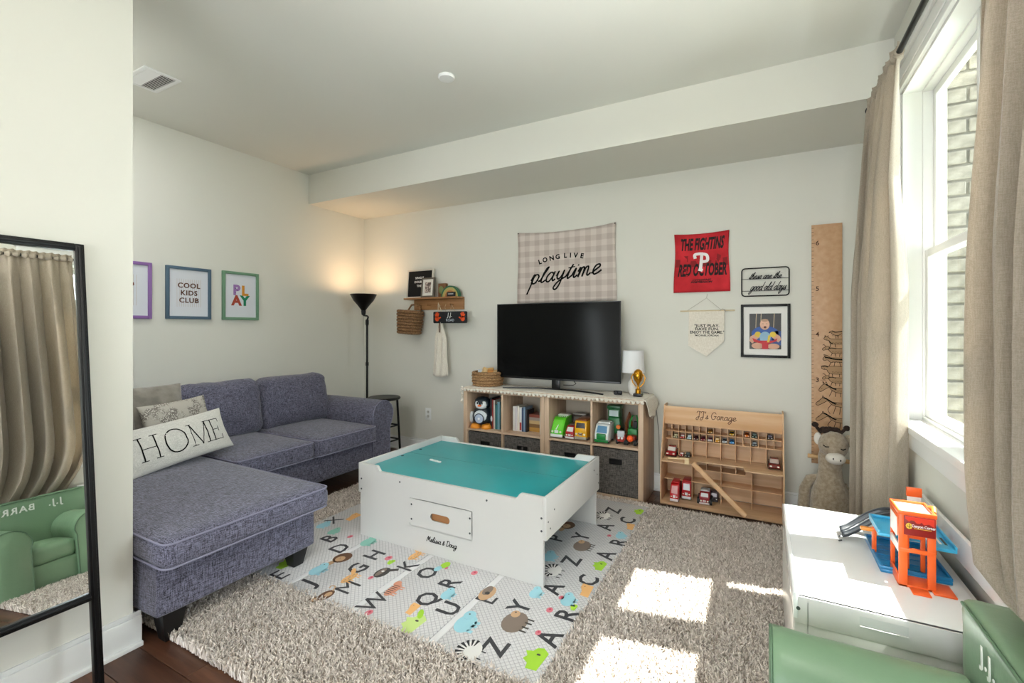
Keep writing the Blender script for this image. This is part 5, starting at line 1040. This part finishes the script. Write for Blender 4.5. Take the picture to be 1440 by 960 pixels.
def critter(kind, x, y, s=1.0, rz=PI/2):
    """flat printed animal; x right, y up before rotation"""
    mt = []; m = MB()
    def P(col, pts, k=0):
        if AC[col] not in mt: mt.append(AC[col])
        m.m = mt.index(AC[col]); m.prism([(a*s, b*s) for a, b in pts], .0002+k*.0003, .0006+k*.0003, 2)
    def legs(col, xs, y0=-.05, w=.008, l=.028):
        for q in xs: P(col, [(q-w/2, y0), (q-w/2, y0-l), (q+w/2, y0-l), (q+w/2, y0)])
    if kind == 'sheep': P('brown', ell(0, 0, .065, .048)); legs('dark', (-.035, -.012, .015, .038), -.036); P('tan', ell(.045, .02, .022, .018), 1); P('dark', ell(.055, .024, .004, .004, 8), 2)
    elif kind == 'zebra':
        P('white', ell(0, 0, .06, .045)); 
        for i in range(9): a = i*PI/8; P('zeb', [(math.cos(a-.07)*.03, math.sin(a-.07)*.022), (math.cos(a-.12)*.066, math.sin(a-.12)*.056), (math.cos(a+.10)*.066, math.sin(a+.10)*.056), (math.cos(a+.06)*.03, math.sin(a+.06)*.022)], 1)
        P('zeb', ell(-.04, -.01, .008, .006, 8), 2); legs('zeb', (-.05, -.02, .02), -.04, .006, .02)
    elif kind in ('lime', 'croc'): P('lime' if kind == 'lime' else 'lime2', [(-.055, -.03), (.04, -.036), (.06, -.01), (.05, .012), (.03, .02), (.02, .045), (0, .03), (-.02, .038), (-.035, .015), (-.06, .01)]); P('dark', ell(.02, -.005, .005, .008, 8), 1); (P('lime', ell(.06, .01, .03, .012, 12, .5), 1) if kind == 'croc' else None)
    elif kind in ('blue', 'teal'): P(kind, ell(0, 0, .052, .036)); P(kind, ell(.045, .012, .026, .022), 1); legs(kind, (-.03, .0, .02), -.025, .014, .02); P('dark', ell(.05, .016, .003, .003, 8), 2)
    elif kind == 'orange': P('orange', [(-.06, -.035), (.05, -.03), (.055, .03), (.02, .03), (-.02, .012), (-.055, .01)]); P('dark', ell(.03, .012, .003, .003, 8), 1)
    elif kind == 'giraffe':
        P('orange', ell(-.02, -.01, .05, .022)); P('orange', ell(.035, .02, .03, .012, 12, .7), 1); legs('orange', (-.05, -.03, .005, .02), -.02, .006, .03)
        for i in range(7): P('tan', ell(-.055+i*.014, -.012+.006*(i % 2), .005, .005, 6), 2)
    elif kind == 'tiger':
        P('tiger', ell(0, 0, .055, .024)); P('tiger', ell(.05, .016, .022, .018), 1); legs('tiger', (-.035, -.02, .02, .035), -.015, .008, .025)
        for i in range(6): q = -.04+i*.014; P('zeb', [(q, .022), (q+.004, .022), (q+.006, -.006), (q+.003, -.012)], 2)
    elif kind == 'lion': P('lion', ell(0, 0, .055, .045)); P('tan', ell(-.015, .0, .028, .024), 1); P('dark', ell(-.01, .006, .003, .003, 8), 2); P('tan', ell(-.07, .01, .03, .015), 0)
    elif kind == 'monkey': P('lion', ell(0, 0, .045, .028)); P('tan', ell(.01, -.004, .02, .014), 1); P('lion', ell(-.05, .02, .024, .02), 1); P('tan', ell(-.052, .018, .015, .012), 2); ribbon(m, [(a*s, b*s) for a, b in catmull([(.04, 0), (.07, .02), (.065, .04), (.05, .035)])], .006*s)
    elif kind == 'badger': P('dark', ell(0, 0, .05, .032)); P('brown', ell(.0, .008, .042, .014), 1); P('dark', [(.03, 0), (.07, -.05), (.05, -.06), (.02, -.02)], 1); P('white', ell(.01, .004, .008, .008, 8), 2)
    elif kind == 'owl': P('tan', ell(0, 0, .06, .034)); P('brown', ell(.02, .01, .04, .02), 1); P('dark', ell(0, 0, .012, .012), 2)
    elif kind == 'bird': P('lime', ell(.02, 0, .028, .018)); P('blue', ell(-.02, .01, .022, .014), 1); P('pink', ell(0, -.02, .01, .006), 2)
    elif kind == 'pink': P('pink', ell(0, 0, .016, .012)); P('red', ell(.004, 0, .006, .005, 8), 1)
    o = m.build('printed_animal', mt, pm, smooth=0); o.location = (x, y, MZ); o.rotation_euler = (0, 0, rz)
for k, x, y, s in [('lime',-.72,3.126,.8),('orange',-.715,2.865,.8),('blue',-.73,2.71,.8),('pink',-.79,2.68,1),('zebra',-.91,2.95,1),('sheep',-.887,2.482,1),('lime',-.735,2.32,.85),('zebra',-.93,2.16,1),('orange',-.725,2.07,.9),('blue',-.765,1.955,.9),('lime',-.725,1.918,.4),('pink',-.80,1.96,1),('pink',-.81,1.85,1.2),('sheep',-.905,1.705,1.1),('pink',-.79,1.69,1),('lime',-.74,1.555,1.05),('zebra',-.975,1.47,1),('blue',-.917,1.936,.8),('owl',-1.115,1.83,1),('blue',-1.27,1.735,.8),('bird',-1.439,1.921,1.2),('giraffe',-1.653,1.966,1),('pink',-1.265,1.951,1.3),('blue',-1.08,1.60,1.2),('croc',-1.275,1.495,1.1),('orange',-1.345,1.575,.7),('lime',-2.18,1.569,1),('lion',-1.97,1.747,1),('blue',-1.978,1.60,1),('giraffe',-1.79,1.64,1),('badger',-1.675,1.735,1),('lime',-1.71,1.835,.45),('pink',-1.689,1.672,1),('monkey',-1.76,1.465,1),('tiger',-1.52,1.645,1),('blue',-2.40,1.977,.9),('teal',-2.27,1.946,.8),('teal',-1.985,1.945,1),('pink',-1.489,1.463,1.3),('pink',-2.13,1.945,1.2),('lion',-1.06,2.70,1),('orange',-2.34,2.16,1),('zebra',-2.25,2.42,1),('blue',-1.0,2.28,1),('pink',-1.75,1.86,1.5),('lime',-1.5,2.4,1),('sheep',-1.9,2.9,1)]: critter(k, x, y, s)
# ================================================================== TRAIN TABLE
TZ = MZ+.001
tt = thing('train_table', 'white wooden train table with a teal play surface', 'play table', (-1.5025, 2.4, 0)); c = Vector((-1.5025, 2.4, 0)); hw, hd_ = .6125, .405; top = .459
def front_panel(y0, y1, slot):
    b = .017; lo, hi = top-.030, top
    pts = [(-hw+b, TZ), (hw-b, TZ), (hw-b, hi)]
    pts += [(.477, hi)]+[(.477-.032*t, hi-(hi-lo)*(.5-.5*math.cos(PI*t))) for t in (.2, .4, .6, .8, 1)]+[(-.415-.055+.032-.0*t, lo) for t in (0,)]
    pts += [(-.438-.032*t, lo+(hi-lo)*(.5-.5*math.cos(PI*t))) for t in (.2, .4, .6, .8, 1)]+[(-hw+b, hi)]
    if not slot: return MB().prism(pts, y0, y1, 1).build('side_panel', M_WHITE, tt, .002)
    # two halves leave a real window behind the handle board
    m = MB(); a0, a1, z0, z1 = -.08, .07, .215, .27
    m.prism([(p[0], max(p[1], z1)) if p[1] < z1 else p for p in pts], y0, y1, 1); m.box((-hw+b, y0, TZ), (hw-b, y1, z0)); m.box((-hw+b, y0, z0), (a0, y1, z1)); m.box((a1, y0, z0), (hw-b, y1, z1))
    return m.build('front_panel', M_WHITE, tt, smooth=20)
front_panel(-hd_, -hd_+.018, True); front_panel(hd_-.018, hd_, False)
for s in (-1, 1): bx('end_board', (s*hw-(.017 if s > 0 else 0), -hd_, .285 if s < 0 else .255), (s*hw+(.017 if s < 0 else 0), hd_, top+.002), M_WHITE, tt, .003)
bx('play_surface', (-hw+.018, -hd_+.019, top-.048), (hw-.018, hd_-.019, top-.036), M_TEAL, tt)
m = MB(); m.box((-hw+.02, .018, top-.0362), (hw-.02, .0205, top-.0355)); m.box((-hw+.018, -.0, top-.0362), (-hw+.02, .02, top-.0355)); m.build('board_seam', plain('#256c66', .5), tt)
for x, y in ((-.572, .118), (-.572, -.066)):
    MB().cyl((x, y, top-.0361), .010, .001, 16).build('finger_hole', plain('#10302e', .8), tt)
# small handle board with an oval slot, four screws
m = MB(); A0, A1, B0, B1 = -.2185, .1965, .170, .320; s0, s1, z0, z1 = -.072, .056, .222, .262; y0, y1 = -hd_-.0035, -hd_
outer = [(A0, B0), (A1, B0), (A1, B1), (A0, B1)]
r = (z1-z0)/2; inner = [(s1-r+r*math.cos(a), (z0+z1)/2+r*math.sin(a)) for a in np.linspace(-PI/2, PI/2, 9)]+[(s0+r+r*math.cos(a), (z0+z1)/2+r*math.sin(a)) for a in np.linspace(PI/2, 1.5*PI, 9)]
n = len(inner); fr = [(x, y0, z) for x, z in inner]; bk = [(x, y1, z) for x, z in inner]
def proj(x, z):
    cx, cz = (s0+s1)/2, (z0+z1)/2; dx, dz = x-cx, z-cz; k = min(((A1-cx) if dx > 0 else (A0-cx))/dx if abs(dx) > 1e-6 else 9e9, ((B1-cz) if dz > 0 else (B0-cz))/dz if abs(dz) > 1e-6 else 9e9); return (cx+dx*k, cz+dz*k)
ou = [proj(*p) for p in inner]; vs = fr+bk+[(x, y0, z) for x, z in ou]+[(x, y1, z) for x, z in ou]
fs = []
for i in range(n):
    j = (i+1) % n; fs += [(i, j, 2*n+j, 2*n+i), (n+j, n+i, 3*n+i, 3*n+j), (j, i, n+i, n+j), (2*n+i, 2*n+j, 3*n+j, 3*n+i)]
m.add(vs, fs)
for x, z in outer: pass
hb = m.build('handle_board', M_WHITE, tt, smooth=20)
m = MB()
m.box((A0, y0, B0), (A0+.0015, y1, B1)); m.box((A1-.0015, y0, B0), (A1, y1, B1)); m.box((A0, y0, B1-.0015), (A1, y1, B1)); m.box((A0, y0, B0), (A1, y1, B0+.0015))
# fill the four corners the fan leaves open
for (x, z) in outer:
    near = sorted(ou, key=lambda p: (p[0]-x)**2+(p[1]-z)**2)[:2]; 
m.build('board_edge', M_WHITE, tt)
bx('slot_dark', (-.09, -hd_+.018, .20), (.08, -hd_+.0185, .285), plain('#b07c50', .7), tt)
SCW = [(-.290, .394), (.283, .391), (-.2025, .286), (-.2025, .205), (.1835, .282), (.1835, .205), (-.588, .368), (-.588, .308), (.587, .36), (.587, .299)]
for x, z in SCW:
    y = -hd_-(.0035 if abs(x) < .21 else 0); o = MB().cyl((x, y-.0015, z), .0052, .002, 12, 1).build('screw', M_SCREW, tt)
for y, z in ((-.31, .375), (-.36, .30), (.30, .40), (.36, .36), (-.385, .34), (.385, .30)): MB().cyl((hw-.0002, y, z), .0045, .0018, 12, 0).build('screw', M_SCREW, tt)
o = script('Melissa & Doug', .0145, .0034, .3).build('lettering', M_INK, tt, smooth=0); o.rotation_euler = R_BACK; o.location = (0, -hd_-.0005, .112)
for i, x in enumerate((-.335, -.312, -.288, -.262)):
    t = bx('white_brick', (-.010, -.006, 0), (.010, .006, .009), plain('#e6e6e2', .4), None, .0015); t.location = (-1.5025+x, 2.335-.004*i, top-.0355); tag(t, ['leftmost', 'second from the left', 'third from the left', 'rightmost'][i]+' of the tiny white pieces on the teal surface', 'toy piece', 'tiny white pieces on the train table')
# ================================================================== WHITE ACTIVITY TABLE BY THE WINDOW
X0, X1, Y0, Y1, T2 = .086, .560, 1.65, 2.455, .452
at = thing('activity_table', 'glossy white activity table under the window', 'play table', (X0, Y0, 0)); w, d = X1-X0, Y1-Y0
M_GLOSS = mat('glossy_white', '#eef0f0', .16, coat=.3)
bx('table_top', (.004, .004, T2-.028), (w, d-.004, T2-.006), M_GLOSS, at, .002)
m = MB(); m.box((0, 0, T2-.075), (.014, d, T2+.006)); m.box((.014, d-.014, T2-.075), (w, d, T2+.006)); m.build('raised_rim', M_GLOSS, at, .0035)
bx('side_board', (.001, .02, .0), (.016, d-.02, T2-.07), M_WHITE, at, .003)
bx('apron_front', (.003, .0016, T2-.088), (w, .016, T2-.006), M_WHITE, at, .002)
bx('lower_front', (.003, .006, .0), (w, .018, T2-.089), M_WHITE, at, .002); bx('apron_back', (.003, d-.018, .0), (w, d-.006, T2-.07), M_WHITE, at, .002)
m = MB(); m.box((.165, .0006, T2-.050), (.275, .001, T2-.022)); m.build('handle_recess', plain('#c9cac8', .5), at); MB().box((.165, -.004, T2-.052), (.275, 0, T2-.048)).build('recess_lip', M_WHITE, at, .001)
bx('panel_groove', (.038, .0010, .0), (.0395, .001, T2-.02), plain('#aeb0ae', .6), at)
m = MB(); m.cyl((.014, -.0012, T2-.042), .0055, .0014, 18, 1); m.cyl((.014, -.0018, T2-.042), .0025, .001, 12, 1); m.build('screw', M_SCREW, at)
bx('back_board', (w+.004, -.10, T2+.055), (w+.018, d+.02, .593), M_GLOSS, at, .003); bx('back_board_support', (w+.006, d-.06, .30), (w+.017, d-.02, .55), M_WHITE, at); bx('back_board_support', (w+.006, .02, .30), (w+.017, .06, .55), M_WHITE, at); bx('back_ledge', (w, .0, T2-.03), (w+.012, d, T2-.008), M_WHITE, at)
# ================================================================== TOY PARKING TOWER
pt = thing('toy_parking_tower', 'orange and blue plastic toy parking tower on the white table', 'toy garage', (.43, 1.935, T2-.006)); Z = 0
def W_(x, y, z): return (x-.43, y-1.935, z-(T2-.006))
def PB(n_, a, b, m_, bev=.0015, par=None): return bx(n_, W_(*a), W_(*b), m_, par or pt, bev)
PB('base_tray', (.352, 1.945, .446), (.535, 2.22, .458), M_BLUEP, .003)
m = MB(); 
for q in ((.352, 1.945, .535, 1.951), (.352, 2.214, .535, 2.22), (.352, 1.951, .358, 2.214), (.529, 1.951, .535, 2.214)): m.box(W_(q[0], q[1], .458), W_(q[2], q[3], .468))
m.build('tray_rim', M_BLUEP, pt, .001)
for i in range(5): PB('tray_rib', (.365, 1.975+i*.045, .458), (.50, 1.979+i*.045, .4605), M_BLUEP, .0005)
tx0, tx1, ty0, ty1, tz0, tz1 = .385, .475, 1.87, 1.985, .446, .674
for x, y, w1, w2 in ((tx0, ty0, .022, .010), (tx1-.020, ty0, .020, .010), (tx0, ty1-.010, .012, .010), (tx1-.012, ty1-.010, .012, .010)): PB('tower_post', (x, y, tz0), (x+w1, y+w2, tz1), M_ORANGE)
PB('floor_plate', (tx0, ty0, .446), (tx1, ty1, .453), M_ORANGE); PB('entry_ramp', (tx0+.025, ty0-.045, .446), (tx1-.02, ty0, .450), M_ORANGE); PB('side_ramp', (tx1-.01, ty0-.02, .446), (tx1+.045, ty0+.06, .452), M_ORANGE, .002)
PB('cross_beam', (tx0, ty0-.001, .556), (tx1, ty0+.009, .568), M_ORANGE); PB('side_wall_low', (tx0-.001, ty0+.01, .446), (tx0+.005, ty1-.01, .478), M_ORANGE); PB('side_beam', (tx0-.001, ty0+.01, .55), (tx0+.005, ty1-.01, .575), plain('#f3efe9', .4)); PB('side_panel', (tx0-.001, ty0+.01, .60), (tx0+.004, ty1-.01, .668), M_ORANGE); PB('side_sticker', (tx0-.0016, ty0+.02, .595), (tx0-.001, ty1-.015, .655), plain('#f1ece8', .4), 0)
PB('back_wall', (tx0+.03, ty1-.006, .446), (tx0+.05, ty1, .66), M_ORANGE); PB('back_beam', (tx0, ty1-.006, .60), (tx1, ty1, .612), M_ORANGE)
PB('lift_car', (tx0+.022, ty0+.03, .59), (tx1-.02, ty1-.012, .603), M_ORANGE)
PB('roof', (tx0, ty0, tz1), (tx1, ty1, tz1+.004), plain('#f3d9cf', .3)); m = MB()
for q in ((tx0-.002, ty0-.002, tx1+.002, ty0+.004), (tx0-.002, ty1-.004, tx1+.002, ty1+.002), (tx0-.002, ty0+.004, tx0+.004, ty1-.004), (tx1-.004, ty0+.004, tx1+.002, ty1-.004)): m.box(W_(q[0], q[1], tz1-.002), W_(q[2], q[3], tz1+.011))
m.build('roof_rim', M_ORANGE, pt, .001); MB().tube([W_(tx1+.002, ty0+.03, tz1+.008), W_(tx1+.006, ty0+.05, tz1+.018), W_(tx1+.002, ty0+.075, tz1+.01)], .006, 8).build('crank', plain('#f08a3c', .35), pt)
sg = PB('sign_board', (tx0+.012, ty0-.004, .612), (tx1-.002, ty0-.001, .672), plain('#8c1814', .4), .0005); sx, sz = (tx0+tx1+.010)/2-.43, .642-(T2-.006); yf = ty0-.0042-1.935
m = MB(); m.prism([(sx-.035, sz+.028), (sx-.035, sz+.020), (sx-.026, sz+.012), (sx-.022, sz+.017), (sx-.014, sz+.017), (sx-.008, sz+.010), (sx+.0, sz+.010), (sx+.004, sz+.015), (sx+.010, sz+.008), (sx+.022, sz+.012), (sx+.035, sz+.004), (sx+.035, sz+.028)], yf-.0003, yf, 1); m.build('printed_sky', plain('#dd3a24', .4), pt, smooth=0)
m = MB(); m.prism(ell(sx-.026, sz-.001, .0085, .0095, 8), yf-.0006, yf-.0002, 1); m.build('cactus_badge', plain('#f1c648', .4), pt, smooth=0); m = MB(); m.box((sx-.0268, yf-.0009, sz-.008), (sx-.0252, yf-.0005, sz+.006)); m.box((sx-.031, yf-.0009, sz-.003), (sx-.0298, yf-.0005, sz+.002)); m.box((sx-.022, yf-.0009, sz-.003), (sx-.0208, yf-.0005, sz+.002)); m.box((sx-.031, yf-.0009, sz-.004), (sx-.0208, yf-.0005, sz-.0028)); m.build('cactus_print', plain('#3a2a10', .4), pt)
text('Canyon Corner', .0115, plain('#f6eeee', .4), pt, (sx+.009, yf-.0008, sz+.001), R_BACK, bold=.0003, sx=.78, ext=.0002); m = MB(); m.box((sx-.014, yf-.0006, sz-.0075), (sx+.028, yf-.0003, sz-.0055)); m.build('printed_line', plain('#eab04a', .4), pt)
PB('upper_deck', (.357, 2.005, .545), (.548, 2.165, .556), M_BLUEL, .002); PB('upper_deck_arm', (.475, 1.955, .545), (.548, 2.01, .556), M_BLUEL, .002)
m = MB()
for q in ((.357, 2.159, .548, 2.165), (.542, 1.955, .548, 2.159), (.357, 2.005, .363, 2.159)): m.box(W_(q[0], q[1], .556), W_(q[2], q[3], .566))
m.build('deck_rim', M_BLUEL, pt, .001)
for i in range(4): PB('deck_marking', (.485+.014*i, 1.99, .5562), (.492+.014*i, 2.05, .5568), plain('#e9ecee' if i % 2 == 0 else '#16181c', .4), 0)
for x, y in ((.352, 2.075), (.535, 2.15)): PB('deck_pillar', (x, y, .458), (x+.013, y+.013, .545), M_ORANGE, .002)
PB('gate_arm', (.318, 2.075, .528), (.362, 2.092, .542), plain('#f5963c', .35), .005)
PB('lift_plate', (.452, 2.085, .556), (.490, 2.093, .69), plain('#eef0f0', .35), .002); PB('lift_plate_top', (.450, 2.083, .672), (.492, 2.0955, .703), M_ORANGE, .002)
# twin curved ramp down to the table
m = MB(); N = 16; lanes = []
for k in (0, 1):
    q = []
    for i in range(N+1):
        s = i/N; x = .45-.175*s; y = 2.265+.045*math.sin(s*PI*.9)*(1-.4*k)-.055*s-k*.050; z = .552-.088*(3*s*s-2*s**3); q.append((x, y, z))
    vs = []; 
    for x, y, z in q:
        for dy, dz in ((-.021, .009), (-.021, 0), (.021, 0), (.021, .009)): vs.append(W_(x, y+dy, z+dz))
    m.add(vs, [(i*4+j, (i+1)*4+j, (i+1)*4+j+1, i*4+j+1) for i in range(N) for j in range(3)])
o = m.build('curved_ramp', M_GREY, pt, smooth=50); md = o.modifiers.new('thick', 'SOLIDIFY'); md.thickness = .003
MB().tube([W_(.276+.006*i, 2.20-.016*(i % 2), .456) for i in range(2)], .004, 6).tube([W_(.272, 2.19-.03*0, .452), W_(.262, 2.185, .450)], .003, 6).tube([W_(.272, 2.15, .452), W_(.262, 2.145, .450)], .003, 6).build('ramp_teeth', M_GREY, pt)
# ================================================================== KIDS' ARMCHAIR
ch = thing('kids_armchair', 'sage green child-size armchair with a stitched name on its back', 'armchair', (.29, 1.24, 0)); c = Vector((.29, 1.24, 0))
def C_(p): return tuple(Vector(p)-c)
def cp(name, a, b, r=.03, **k): return rbox(C_(a), C_(b), r, **k).build(name, M_GREEN, ch, smooth=60)
CB0, CB1 = .925, 1.565
m = rbox(C_((.445, CB0, .05)), C_((.560, CB1, .588)), .022, n=12, wob=.004, seed=4)
def back_def(p):
    zz = p.z; p.x += -.02*(zz-.3); u = (p.y)/.32; p.x += (.012*(1-u*u)*(1 if p.x < .18 else 0))*0; return p
bk = m.build('backrest', M_GREEN, ch, smooth=60, deform=back_def)
MB().tube([(.150, p, .580) for p in (-.29, -.15, 0, .15, .30)], .004, 6).build('piping', M_GREENP, bk)
def arm_roll(y0, y1, nm):
    yc = (y0+y1)/2; r = (y1-y0)/2; pr = [(y0+.01, .03), (y0+.01, .30)]+[(yc-r*math.cos(a), .332+r*.95*math.sin(a)) for a in np.linspace(0, PI, 13)]+[(y1-.01, .30), (y1-.01, .03)]
    m = MB(); n = len(pr); xs = [.022, .026]+[.03+.40*i/12 for i in range(13)]; vs = []
    for i, x in enumerate(xs):
        sc = .93 if i == 0 else .98 if i == 1 else 1
        for y, z in pr:
            w = .004*noise.noise(Vector((x*12, y*12, z*12))); vs.append(C_((x, yc+(y-yc)*sc+w, .03+(z-.03)*(1-(1-sc)*.4)+w)))
    m.add(vs, [tuple(range(n)), tuple((len(xs)-1)*n+i for i in range(n))[::-1]]+[(i*n+j, (i+1)*n+j, (i+1)*n+(j+1) % n, i*n+(j+1) % n) for i in range(len(xs)-1) for j in range(n)])
    o = m.build('arm', M_GREEN, ch, smooth=50); MB().tube([C_((.024, yc+(y-yc)*.985, .03+(z-.03)*.995)) for y, z in pr], .004, 6).build('piping', M_GREENP, o)
arm_roll(1.345, 1.560, 'far'); arm_roll(.93, 1.145, 'near')
cp('seat_cushion', (.045, 1.13, .17), (.41, 1.36, .285), .035, n=10, crown=.015, wob=.003); cp('base', (.05, 1.12, .03), (.41, 1.37, .175), .015, n=6, wob=.002)
for i, (s, y) in enumerate((('J.J.', 1.385), ('BARRY', 1.175))):
    o = text(s, .060, plain('#e9ece6', .7), ch, (0, 0, 0), (0, 0, 0), bold=.0012, ext=.0008, sp=1.2); facing(o, Vector((0, 0, 0)), (0, -1, 0), (-1, 0, -.02)); o.location = C_((.4365, y, .522))
# ================================================================== MIRROR
mr = thing('leaning_mirror', 'tall black-framed mirror leaning on the near partition', 'mirror', (-2.015, .468, 0))
a = math.radians(6.0); mr.rotation_euler = (0, -a, 0)
hw, z0, z1, fw = .262, .345, 1.572, .026
m = MB()
def bar(p, q): m.tube([p, q], .011, 10)
for nm, p, q in (('stile', (0, -hw, 0), (0, -hw, z1)), ('stile', (0, hw, 0), (0, hw, z1))):
    MB().box((-.012, p[1]-.013, 0), (.012, p[1]+.013, z1)).box((.012, p[1]-.006, .0), (.017, p[1]+.006, z1-.01)).build(nm, M_BLACK, mr, .003)
for z in (z0-.013, z1-.013): MB().box((-.012, -hw+.013, z-.013), (.012, hw-.013, z+.013)).box((.012, -hw+.013, z-.006), (.017, hw-.013, z+.006)).build('rail', M_BLACK, mr, .003)
bx('backing', (-.010, -hw+.013, z0), (-.002, hw-.013, z1-.026), plain('#2a2622', .8), mr); bx('mirror_glass', (-.002, -hw+.013, z0), (.002, hw-.013, z1-.026), M_CHROME, mr)
